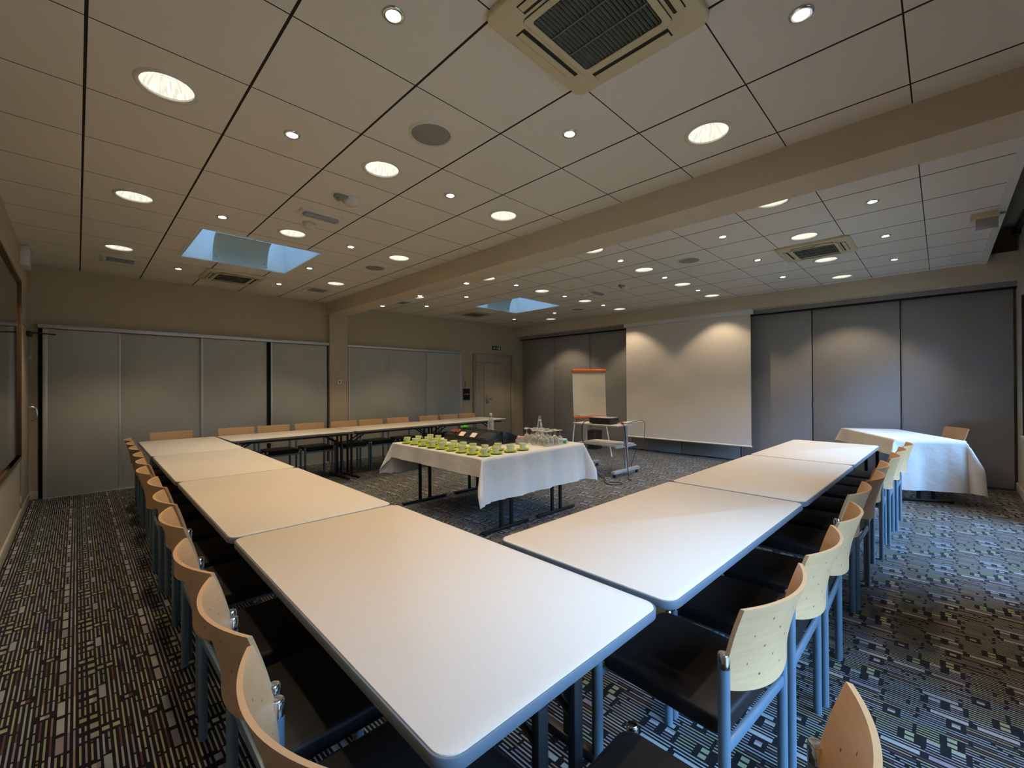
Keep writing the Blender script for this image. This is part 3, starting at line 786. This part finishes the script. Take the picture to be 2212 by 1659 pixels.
for a, b in (((-.005, .006), (.012, -.008)), ((-.006, .006), (.01, .012)), ((.012, -.008), (-.004, -.03)), ((.012, -.008), (.032, -.026)), ((.008, .010), (.028, .0)), ((.004, .010), (-.018, .0))):
    pr.tube((a[0], -.022, a[1]), (b[0], -.022, b[1]), .004, 6)
pr.lathe([(0, .007), (.007, 0), (0, -.007)], c=(.012, -.022, .024), seg=8)
pr.build('running_figure', M['sign_white'], t)
so = None
for y, z, lb in ((7.0, .20, 'small socket plate low on the mirror wall'),):
    t = thing('wall_socket', lb, 'socket', (XL, y, z))
    MB().bb(0, .010, -.04, .04, -.04, .04).build('plate', M['white'], t, bevel=.003)
    MB().bb(.009, .012, -.02, .02, -.02, .02).build('outlet', M['trimring'], t, bevel=.004)

# projection screen
t = thing('projection_screen', 'large white pull-down projection screen in front of the partition', 'projection screen', (8.245, 3.55, 0))
MB().bb(-.002, .002, -1.205, 1.205, .32, 2.64).build('fabric', M['screen'], t, smooth=False)
MB().bb(-.05, .05, -1.24, 1.24, 2.61, 2.693).build('case', M['white'], t, bevel=.012, seg=3)
MB().tube((0, -1.215, .305), (0, 1.215, .305), .016).build('weight_bar', M['white'], t)

# ================================================================== TABLES
TZ = .726
def make_table(L, W, label, group):
    t = thing('folding_table', label, 'table', group=group)
    MB().prism(rrect(L - .012, W - .012, .045), TZ - .026, TZ).build('tabletop', M['laminate'], t, bevel=.002)
    MB().ring(rrect(L, W, .05), rrect(L - .012, W - .012, .045), TZ - .029, TZ - .0015).build('edge_band', M['edge'], t, bevel=.003)
    ap = MB()
    for s in (-1, 1): ap.bb(-L / 2 + .10, L / 2 - .10, s * (W / 2 - .10) - .012, s * (W / 2 - .10) + .012, TZ - .062, TZ - .026)
    ap.build('under_frame', M['steel_black'], t)
    for s in (-1, 1):
        x = s * (L / 2 - .075)
        MB().bb(x - .018, x + .018, -W / 2 + .07, W / 2 - .07, .006, .036).build('foot_bar', M['steel_black'], t, bevel=.005)
        MB().bb(x - .016, x + .016, -W / 2 + .10, W / 2 - .10, TZ - .056, TZ - .027).build('cross_bar', M['steel_black'], t, bevel=.003)
        for q in (-1, 1):
            MB().bb(x - .012, x + .012, q * .068 - .018, q * .068 + .018, .034, TZ - .05).build('leg', M['steel_black'], t, bevel=.004)
            MB().tube((x, q * .068, .52), (x - s * .30, q * .068, TZ - .035), .010, 8).build('brace', M['steel_black'], t)
            MB().lathe([(.0, 0), (.018, 0), (.018, .007), (.0, .007)], c=(x, q * (W / 2 - .10), 0), seg=12).build('foot_pad', M['steel_black'], t)
    return t
L, W = 1.585, .79
T0 = make_table(L, W, 'beige table nearest the camera, at the open corner of the U', 'beige tables of the U arrangement')
d_ = (cos(radians(89.4)), sin(radians(89.4))); wv = (d_[1], -d_[0])
cen = lambda P0, e, n, i, st: (P0[0] + e[0] * (L / 2 + i * st) + n[0] * W / 2, P0[1] + e[1] * (L / 2 + i * st) + n[1] * W / 2, 0)
labs = ['', 'beige table on the mirror side, second from the camera', 'beige table on the mirror side, third from the camera', 'beige corner table nearest the sliding panels']
for i in range(4):
    c = cen((.452, .610), d_, wv, i, 1.588)
    if i == 0: T0.location = c; T0.rotation_euler = (0, 0, radians(89.0))
    else: dup(T0, c, radians(89.2), labs[i])
e_ = (cos(radians(-1.3)), sin(radians(-1.3))); n_ = (-e_[1], e_[0])
labs = ['beige table on the window side, joined to the nearest table', 'beige middle table of the window-side row', 'beige end table of the window-side row, near the clothed table']
for i in range(3): dup(T0, cen((1.262, .578), e_, n_, i, 1.598), radians(-1.3), labs[i])
e_ = (cos(radians(.7)), sin(radians(.7))); n_ = (-e_[1], e_[0])
labs = ['narrow-looking beige table of the back row, next to the corner table', 'middle beige table of the back row, before the pillar', 'beige end table of the back row, nearest the double door']
for i in range(3): dup(T0, cen((1.33, 6.15), e_, n_, i, 1.598), radians(.7), labs[i])

# buffet: two tables side by side under one cloth
BR = radians(-1.2); bc, bs = cos(BR), sin(BR)
BC = (3.325, 3.715)
def bw(x, y): return (BC[0] + x * bc - y * bs, BC[1] + x * bs + y * bc)      # buffet local -> world
B0 = make_table(1.585, .745, 'black legged table under the buffet cloth, on the mirror side', 'tables under the buffet cloth')
p_ = bw(-.374, 0); B0.location = (p_[0], p_[1], 0); B0.rotation_euler = (0, 0, radians(90) + BR)
p_ = bw(.374, 0); dup(B0, (p_[0], p_[1], 0), radians(90) + BR, 'black legged table under the buffet cloth, on the projector side')
# clothed table by the window
CT = (7.576, .434); CR = radians(27.6)
C0 = make_table(1.42, .66, 'folding table under the long white cloth near the partition', None)
C0.location = (CT[0], CT[1], 0); C0.rotation_euler = (0, 0, CR)

def drape(name, L, W, ov, loc, rz, mat, label, seed, waves=1.0, crease=()):
    """cloth over a LxW top; ov = overhang (x-, x+, y-, y+)"""
    rr = random.Random(seed); ph = [rr.uniform(0, 6.28) for _ in range(12)]
    NO = 14; top = TZ + .004; eps = .004
    def axis(h, a, b):
        n = int(round(2 * h / .05)); v = [-h + 2 * h * k / n for k in range(n + 1)]
        na = nb = NO
        return [-h - a * (na - k) / na for k in range(na)] + v + [h + b * (k + 1) / nb for k in range(nb)]
    xs = axis(L / 2 + eps, ov[0], ov[1]); ys = axis(W / 2 + eps, ov[2], ov[3]); rows = []
    for y in ys:
        row = []
        for x in xs:
            a = max(0, abs(x) - L / 2 - eps); b = max(0, abs(y) - W / 2 - eps); sx = 1 if x > 0 else -1; sy = 1 if y > 0 else -1
            bx = max(-L / 2 - eps, min(L / 2 + eps, x)); by = max(-W / 2 - eps, min(W / 2 + eps, y))
            if a == 0 and b == 0:
                z = top + .0015 * sin(9 * x + ph[0]) * sin(11 * y + ph[1]); row.append((bx, by, z)); continue
            r = hypot(a, b); phi = atan2(b / ov[3 if sy > 0 else 2], a / ov[1 if sx > 0 else 0])
            tt = (by if b == 0 else bx) if (a == 0 or b == 0) else 0
            if b == 0: s_ = y
            elif a == 0: s_ = x + 3.7
            else: s_ = (y if phi < pi / 4 else x + 3.7)
            wv_ = waves * r * (.050 * sin(13 * s_ + ph[2] + sx) + .030 * sin(29 * s_ + ph[3]) + .014 * sin(61 * s_ + ph[4] + 9 * r))
            k = sin(2 * phi)
            fl = .07 * r + .36 * k * k * min(r, .34) + wv_ * (1 - k) + .004
            fl = max(fl, .003 + .02 * r)
            off = min(fl / max(r, 1e-4), .85)
            z = top - r * sqrt(max(.05, 1 - off * off))
            row.append((bx + sx * fl * cos(phi), by + sy * fl * sin(phi), max(.02, z)))
        rows.append(row)
    o = MB().grid(rows).build(name, mat, None, ang=180)
    o.location = (loc[0], loc[1], 0); o.rotation_euler = (0, 0, rz)
    return tag(o, label, 'tablecloth')
drape('tablecloth', 1.50, 1.60, (.165, .24, .40, .36), BC, BR, M['cloth'], 'creased white cloth draped over the buffet of cups and glasses', 3)
# local axes of that table: x runs from the window end (D-C) to the partition end
drape('tablecloth', 1.42, .66, (.58, .10, .24, .19), CT, CR, M['cloth2'], 'long white cloth hanging almost to the floor near the partition', 11, .8)

# ================================================================== CHAIRS
def make_chair(label):
    t = thing('chair', label, 'chair', group='beech backed chairs around the tables')
    st = MB().prism(rrect(.417, .425, .045), .412, .470).build('seat', M['vinyl'], t, bevel=.016, seg=4)
    st.location = (0, .012, 0)
    # curved plywood back
    rows = []; th = .011; nx, nz = 20, 12
    front, back = [], []
    for i in range(nz + 1):
        u = i / nz; fr_, bk_ = [], []
        for j in range(nx + 1):
            s = -1 + 2 * j / nx
            hw = .214 + .012 * u
            zlow = .535 + .026 * abs(s) ** 2.2; z = zlow + (.801 - zlow) * u
            lean = -.055 * max(0, (z - .575) / .226) ** 1.5
            y = -.205 - .060 * (1 - s * s) + lean
            ny = 1.0; nxv = -s * .12 / hw * 1.0
            ln = hypot(1, nxv * 1.0)
            x = hw * s
            fr_.append((x + th / 2 * (-nxv) * -1 * 0, y + th / 2, z)); bk_.append((x, y - th / 2, z))
        front.append(fr_); back.append(bk_)
    mb = MB(); mb.grid(front); o1 = len(mb.v); mb.grid([list(r_) for r_ in back])
    nc = nx + 1
    def idx(b, i, j): return (o1 if b else 0) + i * nc + j
    for j in range(nx):
        for i in (0, nz): mb.f.append((idx(0, i, j), idx(0, i, j + 1), idx(1, i, j + 1), idx(1, i, j)))
    for i in range(nz):
        for j in (0, nx): mb.f.append((idx(0, i, j), idx(0, i + 1, j), idx(1, i + 1, j), idx(1, i, j)))
    mb.build('backrest', M['wood'], t, ang=50)
    r = .0155
    for s in (-1, 1):
        lg = MB().tube((s * .216, -.207, 0), (s * .216, -.207, .657), r, 16).build('leg', M['chair_metal'], t)
        MB().lathe([(r + .001, .622), (r + .001, .654), (r - .002, .660), (.006, .661), (0, .659)], c=(s * .216, -.207, 0), seg=16).build('collar', M['chrome'], lg, ang=40)
        lg = MB().tube((s * .226, .212, 0), (s * .226, .212, .452), r, 16).build('leg', M['chair_metal'], t)
        MB().lathe([(r + .0008, .448), (r + .0008, .458), (r - .003, .463), (0, .464)], c=(s * .226, .212, 0), seg=16).build('cap', M['chrome'], lg, ang=40)
    fm = MB()
    fm.bb(-.203, .203, -.217, -.203, .388, .418).bb(-.212, .212, .205, .219, .388, .411)
    for s in (-1, 1): fm.add([(s * .165 - .008, -.20, .392), (s * .165 + .008, -.20, .392), (s * .165 + .008, .205, .392), (s * .165 - .008, .205, .392),
                              (s * .165 - .008, -.20, .411), (s * .165 + .008, -.20, .411), (s * .165 + .008, .205, .411), (s * .165 - .008, .205, .411)],
                             [(3, 2, 1, 0), (4, 5, 6, 7), (0, 1, 5, 4), (1, 2, 6, 5), (2, 3, 7, 6), (3, 0, 4, 7)])
    fm.build('seat_frame', M['chair_metal'], t, bevel=.002)
    return t
CH = make_chair('beech backed chair at the end of the nearest table, its back towards the camera')
CH.location = (.84, .392, 0)
def chair(x, y, face, label): return dup(CH, (x, y, 0), radians(face), label)   # face: rotation, 0 looks along +y
# mirror-side row, facing +x
for k, yv in enumerate((.885, 1.375, 1.862, 2.46, 2.955, 3.455, 4.01, 4.495, 4.98, 5.56, 6.045, 6.53)):
    xo = (.316 + .0195 * yv) + .20 + (0, .006, .006, .016, .034, .046, .022, .045, .052, .05, .05, .052)[k]
    if k == 11: lb = 'chair with a beech back on the mirror side, last one before the sliding panels'
    elif k == 0: lb = 'chair with a beech back on the mirror side, nearest the camera'
    else: lb = 'chair with a beech back on the mirror side of the tables, %s from the camera' % ORD[k]
    chair(xo, yv, -90 + R.uniform(-1.5, 1.5), lb)
# window-side row, facing +y
for k, (xv, yy) in enumerate(((1.465, .61), (1.985, .588), (2.485, .578), (3.11, .605), (3.60, .58), (4.11, .59), (4.69, .557), (5.178, .54), (5.665, .515))):
    lb = 'chair with a beech back on the window side, nearest the camera' if k == 0 else 'chair with a beech back on the window side, nearest the clothed table' if k == 8 else 'chair with a beech back on the window side of the tables, %s from the camera' % ORD[k]
    chair(xv, yy, (-5 if k == 0 else R.uniform(-2, 2)), lb)
# back row, facing -y
bl = ['lone chair at the outer end of the corner table', 'first chair of the back row counted from the corner table']
for k, xv in enumerate((.89, 1.62, 2.115, 2.635, 3.20, 3.69, 4.23, 4.92, 5.41, 5.89)):
    lb = 'lone beech backed chair at the sliding panel end of the corner table' if k == 0 else 'beech backed chair along the back row, %s from the corner table' % ORD[k - 1]
    chair(xv, 6.99 if k == 0 else 6.975, 180 + R.uniform(-1, 1), lb)
# chair behind the clothed table
chair(8.06, .09, 28, 'beech backed chair on its own behind the clothed table')

# ================================================================== BUFFET THINGS
CZ = TZ + .0065
def b3(x, y, z=CZ): q = bw(x - BC[0], y - BC[1]); return (q[0], q[1], z)
sau = cup = None
def setting(x, y, desc):
    global sau, cup
    ls = 'lime green saucer under the cup %s' % desc; lc = 'pale green coffee cup %s' % desc
    rz = R.uniform(0, 6.28)
    if sau is None:
        sau = MB().lathe([(0, .004), (.026, .004), (.048, .009), (.066, .016), (.068, .0145), (.05, .004), (.03, 0), (0, 0)], seg=28).build('saucer', M['lime'], None, ang=60)
        tag(sau, ls, 'saucer', 'lime green saucers on the buffet'); sau.location = (x, y, CZ)
        cup = thing('coffee_cup', lc, 'cup', (x, y, CZ + .0048), rz, 'coffee cups on the buffet')
        MB().lathe([(0, 0), (.021, 0), (.024, .004), (.031, .03), (.037, .062), (.039, .064), (.0375, .066)], seg=26).build('bowl', M['cup'], cup, ang=60)
        MB().lathe([(.0375, .066), (.0355, .062), (.029, .03), (.022, .007), (0, .006)], seg=26).build('inside', M['lime_in'], cup, ang=60)
        MB().path([(.031, 0, .050), (.048, 0, .050), (.054, 0, .038), (.048, 0, .024), (.030, 0, .020)], .0042, 8).build('handle', M['lime'], cup)
    else:
        s2 = sau.copy(); COL.objects.link(s2); s2.location = (x, y, CZ); s2['label'] = ls
        dup(cup, (x, y, CZ + .0048), rz, lc)
for k in range(9):
    yy = 3.03 + .166 * k
    setting(2.675, yy, 'in the buffet edge row, %s from the front corner' % ORD[k])
    if k < 9: setting(2.842 + .008 * sin(k * 2.1), yy + .018, 'in the second buffet row, %s from the front' % ORD[k])
for k, (x, y, lb) in enumerate(((3.02, 4.24, 'beside the far end of the first tray box'), (3.02, 4.40, 'at the far back corner of the cup rows'), (3.025, 3.04, 'third along the front buffet edge'),
                                (3.195, 3.025, 'last along the front buffet edge, nearest the glasses'), (3.02, 3.205, 'just behind the third cup of the front edge'))):
    setting(x, y, lb)

# black tray boxes back to back
def tray(label, sgn):
    t = thing('tray_box', label, 'box', b3(3.352, 3.865), BR, group='black sloping tray boxes on the buffet')
    h0, h1, d0, w_ = .072, .138, .248, .385       # low front, high back, depth, half width
    x0, x1, xm = 0.004 * sgn, d0 * sgn, .045 * sgn
    prof = [(x0, 0), (x1, 0), (x1, h0), (xm, h1), (x0, h1)]
    mb = MB()
    for yv in (-w_, w_ * .0 - .0, w_):
        pass
    vs = []
    for yv in (-w_, w_):
        vs += [(px, yv, pz) for px, pz in prof]
    n = 5
    mb.add(vs, [tuple(range(n)), tuple(range(n, 2 * n))] + [(i, (i + 1) % n, n + (i + 1) % n, n + i) for i in range(n)])
    mb.build('body', M['navy'], t, bevel=.004)
    # open compartments along the slope
    cp = MB(); bx = MB()
    for k in range(4):
        yc = -w_ + .1 + .2 * k
        vx = (xm, h1, x1, h0)
        a = .12; b = .88
        for kk, (m_, off, zz) in enumerate(((cp, .002, .084),)):
            p1 = (xm + (x1 - xm) * a, h1 + (h0 - h1) * a + .002); p2 = (xm + (x1 - xm) * b, h1 + (h0 - h1) * b + .002)
            m_.add([(p1[0], yc - .084, p1[1]), (p2[0], yc - .084, p2[1]), (p2[0], yc + .084, p2[1]), (p1[0], yc + .084, p1[1])], [(0, 1, 2, 3)])
    cp.build('compartments', M['black_pl'], t, smooth=False)
    for yc in ((-.14, .07) if sgn < 0 else (0.0,)):
        def sl(q, dz): return (xm + (x1 - xm) * q, h1 + (h0 - h1) * q + dz)
        (ax, az), (bx_, bz) = sl(.72, .034), sl(.95, .006)
        MB().add([(ax, yc - .045, az), (bx_, yc - .045, bz), (bx_, yc + .045, bz), (ax, yc + .045, az)], [(0, 1, 2, 3)]).build('paper_label', M['label'], t, solid=.002)
    fb = MB()
    for k in range(3):
        yc = w_ - .05 - .055 * k
        fb.box((xm + (x1 - xm) * .5, yc, h0 + .5 * (h1 - h0) + .008), (.07, .04, .022), mat=Matrix.Rotation(radians(25 * sgn), 3, 'Y'))
    fb.build('contents', M['rust'] if sgn < 0 else M['black_pl'], t, bevel=.004)
    return t
tray('black sloping tray box with two cream labels facing the cups', -1)
tray('black sloping tray box facing the upturned glasses', 1)
# green plant-like thing behind tray
p_ = b3(3.325, 4.13, CZ + .140)
t = thing('green_sachets', 'bright green packet lying on top of the first tray box', 'packet', p_, .5)
mb = MB()
for k in range(9):
    a = k * .7; mb.box((.028 * cos(a), .028 * sin(a), .012 + .006 * (k % 3)), (.05, .022, .012), rz=a, mat=Matrix.Rotation(.4 * sin(k * 1.7), 3, 'Y'))
mb.build('packet', M['green'], t, bevel=.004)
# clear bottle behind the trays, standing on them
t = thing('water_bottle', 'clear bottle with a pale cap behind the tray boxes', 'bottle', b3(3.95, 4.36))
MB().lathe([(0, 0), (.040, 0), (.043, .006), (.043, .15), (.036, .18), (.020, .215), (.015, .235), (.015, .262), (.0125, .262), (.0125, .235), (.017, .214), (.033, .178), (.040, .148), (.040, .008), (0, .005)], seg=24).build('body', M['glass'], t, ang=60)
MB().lathe([(.0165, .255), (.0165, .282), (.014, .286), (0, .286)], seg=18).build('cap', M['white'], t)
t = thing('carafe', 'tall conical clear glass carafe behind the upturned glasses', 'carafe', b3(3.99, 3.50))
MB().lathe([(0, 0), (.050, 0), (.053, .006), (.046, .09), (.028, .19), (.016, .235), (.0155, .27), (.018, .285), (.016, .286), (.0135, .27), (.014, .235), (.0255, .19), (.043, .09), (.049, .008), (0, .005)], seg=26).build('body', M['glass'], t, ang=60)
MB().lathe([(.021, .225), (.0225, .232), (.021, .239), (.0185, .236)], seg=22).build('neck_ring', M['white'], t)
# upturned stemmed glasses
gl = None
for j in range(6):
    for i in range(4):
        x = 3.585 + .080 * i + .014 * (j % 2); y = 3.035 + .092 * j + .010 * (i % 2)
        if y > 3.24 and x < 3.66 or y > 3.44 and x < 3.72 or (j == 5 and i > 2): continue
        lb = 'upturned stemmed glass on the buffet, row %s from the front, %s from the sachet basket' % (ORD[j], ORD[i])
        if gl is None:
            gl = thing('wine_glass', lb, 'glass', b3(x, y), 0, 'upturned stemmed glasses on the buffet')
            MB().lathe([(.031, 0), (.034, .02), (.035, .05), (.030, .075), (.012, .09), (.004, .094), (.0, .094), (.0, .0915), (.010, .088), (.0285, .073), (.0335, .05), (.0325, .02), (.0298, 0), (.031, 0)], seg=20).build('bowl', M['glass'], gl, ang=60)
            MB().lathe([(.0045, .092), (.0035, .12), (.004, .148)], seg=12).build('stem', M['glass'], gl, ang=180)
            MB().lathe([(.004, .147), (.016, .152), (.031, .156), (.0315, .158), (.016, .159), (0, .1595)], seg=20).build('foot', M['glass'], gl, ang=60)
        else: dup(gl, b3(x, y), 0, lb)
# sachet basket
t = thing('sachet_basket', 'small square tub of pink sachets between tray box and glasses', 'basket', b3(3.545, 3.375), .2)
mb = MB().ring(rrect(.115, .10, .015), rrect(.105, .09, .012), 0, .055); mb.prism(rrect(.108, .094, .012), 0, .006)
mb.build('tub', M['clearpl'], t, bevel=.002)
mb = MB()
for k in range(10): mb.box((-.042 + .0093 * k, 0, .048), (.006, .07, .055), mat=Matrix.Rotation(.25 * sin(k * 2.0), 3, 'X'))
mb.build('sachets', M['sachet'], t, bevel=.001)
# napkins
t = thing('napkin_stack', 'small pile of white paper napkins at the end of the buffet', 'napkins', b3(3.995, 3.19), .1)
mb = MB()
for k in range(6): mb.box((R.uniform(-.003, .003), R.uniform(-.003, .003), .003 + .005 * k), (.125, .125, .0045), rz=R.uniform(-.06, .06))
mb.build('paper', M['napkin'], t)
t = thing('green_box', 'small green card box beside the napkins', 'box', b3(3.925, 3.055), .4)
MB().bb(-.045, .045, -.025, .025, 0, .028).build('carton', M['teal'], t, bevel=.002)
MB().bb(-.02, .02, -.0255, -.0245, .006, .022).build('sticker', M['napkin'], t)

# ================================================================== FLIPCHART
pL, pR = Vector((6.80, 5.07, 0)), Vector((7.30, 4.655, 0)); mid = (pL + pR) / 2
ex = (pR - pL).normalized(); ang = atan2(ex.y, ex.x)
t = thing('flipchart', 'white flipchart easel with orange bars near the screen', 'flipchart', (mid.x, mid.y, 0), ang)
lean = lambda z: .09 * (z - .75)
hw = .325
MB().add([(-hw, lean(.74), .74), (hw, lean(.74), .74), (hw, lean(1.70), 1.70), (-hw, lean(1.70), 1.70), (-hw, lean(.74) + .02, .74), (hw, lean(.74) + .02, .74), (hw, lean(1.70) + .02, 1.70), (-hw, lean(1.70) + .02, 1.70)],
         [(3, 2, 1, 0), (4, 5, 6, 7), (0, 1, 5, 4), (1, 2, 6, 5), (2, 3, 7, 6), (3, 0, 4, 7)]).build('board', M['white_enam'], t, bevel=.004)
pad = []
for i in range(13):
    z = .80 + .85 * i / 12; pad.append([(-hw + .012 + (2 * hw - .024) * j / 8, lean(z) - .008 - .006 * sin(3 * i / 12 * pi) * (1 - i / 12) - .002 * sin(j), z) for j in range(9)])
MB().grid(pad).build('paper_pad', M['paper'], t, solid=.004)
MB().bb(-hw - .012, hw + .012, lean(1.67) - .035, lean(1.67) + .03, 1.645, 1.705).build('clamp_bar', M['orange'], t, bevel=.012, seg=3)
MB().bb(-hw - .006, hw + .006, lean(.76) - .06, lean(.76) + .004, .745, .785).build('pen_tray', M['orange'], t, bevel=.008)
for s in (-1, 1): MB().tube((s * .27, lean(.9) + .03, .95), (s * .40, -.10, .0), .011).build('leg', M['white_enam'], t)
MB().tube((0, lean(1.5) + .035, 1.5), (0, .62, 0.0), .011).build('leg', M['white_enam'], t)
tw = Matrix.Translation((mid.x, mid.y, 0)) @ Matrix.Rotation(ang, 4, 'Z')
q = tw @ Vector((-.17, -.035, .786))
t = thing('board_eraser', 'white eraser block on the orange flipchart tray', 'eraser', q, ang)
MB().bb(-.05, .05, -.018, .018, 0, .03).build('block', M['napkin'], t, bevel=.003)
MB().bb(-.05, .05, -.018, .018, .03, .036).build('handle', M['white_enam'], t, bevel=.002)
for k, (dx, m_, lb) in enumerate(((-.085, 'navy', 'dark marker pen on the orange flipchart tray'), (-.055, 'sachet', 'pink marker pen on the orange flipchart tray'))):
    q = tw @ Vector((dx, -.035, .795))
    t = thing('marker_pen', lb, 'pen', q, ang + .9)
    MB().tube((-.045, 0, 0), (.045, 0, 0), .009).build('barrel', M['napkin'], t)
    MB().tube((.045, 0, 0), (.07, 0, 0), .0095).build('cap', M[m_], t)
# waste bin
t = thing('waste_bin', 'dark waste bin on the floor behind the flipchart', 'bin', (8.02, 5.42, 0))
MB().ring(rrect(.30, .22, .04), rrect(.288, .208, .035), 0, .40).prism(rrect(.29, .21, .035), 0, .01).build('body', M['bin'], t, bevel=.003)
MB().ring(rrect(.312, .232, .045), rrect(.288, .208, .035), .385, .402).build('rim', M['bin'], t, bevel=.003)

# ================================================================== PROJECTOR CART
t = thing('projector_cart', 'grey metal projector trolley beside the buffet', 'trolley', (5.99, 3.85, 0), radians(-2))
for s in (-1, 1):
    y = s * .385
    MB().bb(-.03, .03, y - .02, y + .02, .085, .765).build('column', M['grey_met'], t, bevel=.006)
    MB().bb(-.36, .36, y - .035, y + .035, .05, .10).build('foot', M['grey_met'], t, bevel=.012)
    for q in (-1, 1):
        cs = MB().tube((q * .31, y - .013, .024), (q * .31, y + .013, .024), .024, 16).build('caster', M['black_pl'], t)
        MB().bb(q * .31 - .012, q * .31 + .012, y - .017, y + .017, .028, .055).build('fork', M['steel_black'], cs)
MB().bb(-.37, .06, -.47, .36, .765, .790).build('top_shelf', M['shelf_grey'], t, bevel=.005)
MB().bb(-.05, .38, -.47, -.30, .795, .812).build('side_shelf', M['shelf_grey'], t, bevel=.005)
MB().bb(-.24, .28, -.365, .365, .445, .468).build('lower_shelf', M['shelf_grey'], t, bevel=.005)
for s in (-1, 1): MB().bb(-.26, .30, s * .37 - .02, s * .37 + .02, .425, .447).build('shelf_bracket', M['grey_met'], t, bevel=.004)
t = thing('projector', 'black video projector on the trolley', 'projector', (5.80, 3.74, .790), radians(4))
MB().prism(rrect(.30, .38, .03), .012, .095).build('body', M['black_pl'], t, bevel=.008)
MB().prism(rrect(.27, .35, .03), .095, .099).build('top_cover', M['rail'], t, bevel=.002)
MB().tube((.145, -.09, .055), (.168, -.09, .055), .032, 20).build('lens', M['navy'], t)
for sx in (-1, 1):
    for sy in (-1, 1): MB().tube((sx * .11, sy * .14, 0), (sx * .11, sy * .14, .014), .010, 10).build('foot', M['black_pl'], t)
t = thing('red_plug', 'red plug lying at the edge of the projector trolley', 'plug', (5.86, 3.455, .7905), .5)
MB().bb(-.035, .035, -.018, .018, 0, .03).tube((.035, 0, .015), (.06, 0, .015), .009).build('body', M['red'], t, bevel=.004)
def cable(name, label, pts, r=.006):
    # smooth the polyline
    P_ = [Vector(p) for p in pts]; out = []
    for i in range(len(P_) - 1):
        p0 = P_[max(0, i - 1)]; p1 = P_[i]; p2 = P_[i + 1]; p3 = P_[min(len(P_) - 1, i + 2)]
        for k in range(8):
            u = k / 8; out.append(.5 * ((2 * p1) + (p2 - p0) * u + (2 * p0 - 5 * p1 + 4 * p2 - p3) * u * u + (3 * p1 - p0 - 3 * p2 + p3) * u ** 3))
    out.append(P_[-1])
    o = MB().path(out, r, 8).build(name, M['cable'], None, ang=180)
    return tag(o, label, 'cable')
cable('power_cable', 'black cable drooping from the trolley to a coil on the carpet', [(5.74, 3.92, .83), (5.60, 3.99, .80), (5.58, 4.0, .60), (5.60, 3.95, .35), (5.62, 3.80, .10), (5.57, 3.66, .008), (5.45, 3.50, .008), (5.30, 3.42, .008), (5.22, 3.28, .008), (5.32, 3.16, .008), (5.42, 3.24, .008), (5.34, 3.36, .009)])
cable('video_cable', 'black cable hanging beside the trolley column nearest the screen', [(5.82, 3.54, .85), (5.78, 3.47, .86), (5.74, 3.35, .76), (5.77, 3.34, .5), (5.83, 3.36, .25), (5.86, 3.36, .02), (5.74, 3.30, .008), (5.66, 3.20, .008)])
cable('lead', 'thin black lead looping behind the trolley top', [(5.93, 3.46, .80), (6.10, 3.35, .825), (6.33, 3.34, .80), (6.36, 3.36, .6), (6.27, 3.33, .5), (6.10, 3.37, .35), (6.02, 3.40, .14)], .004)
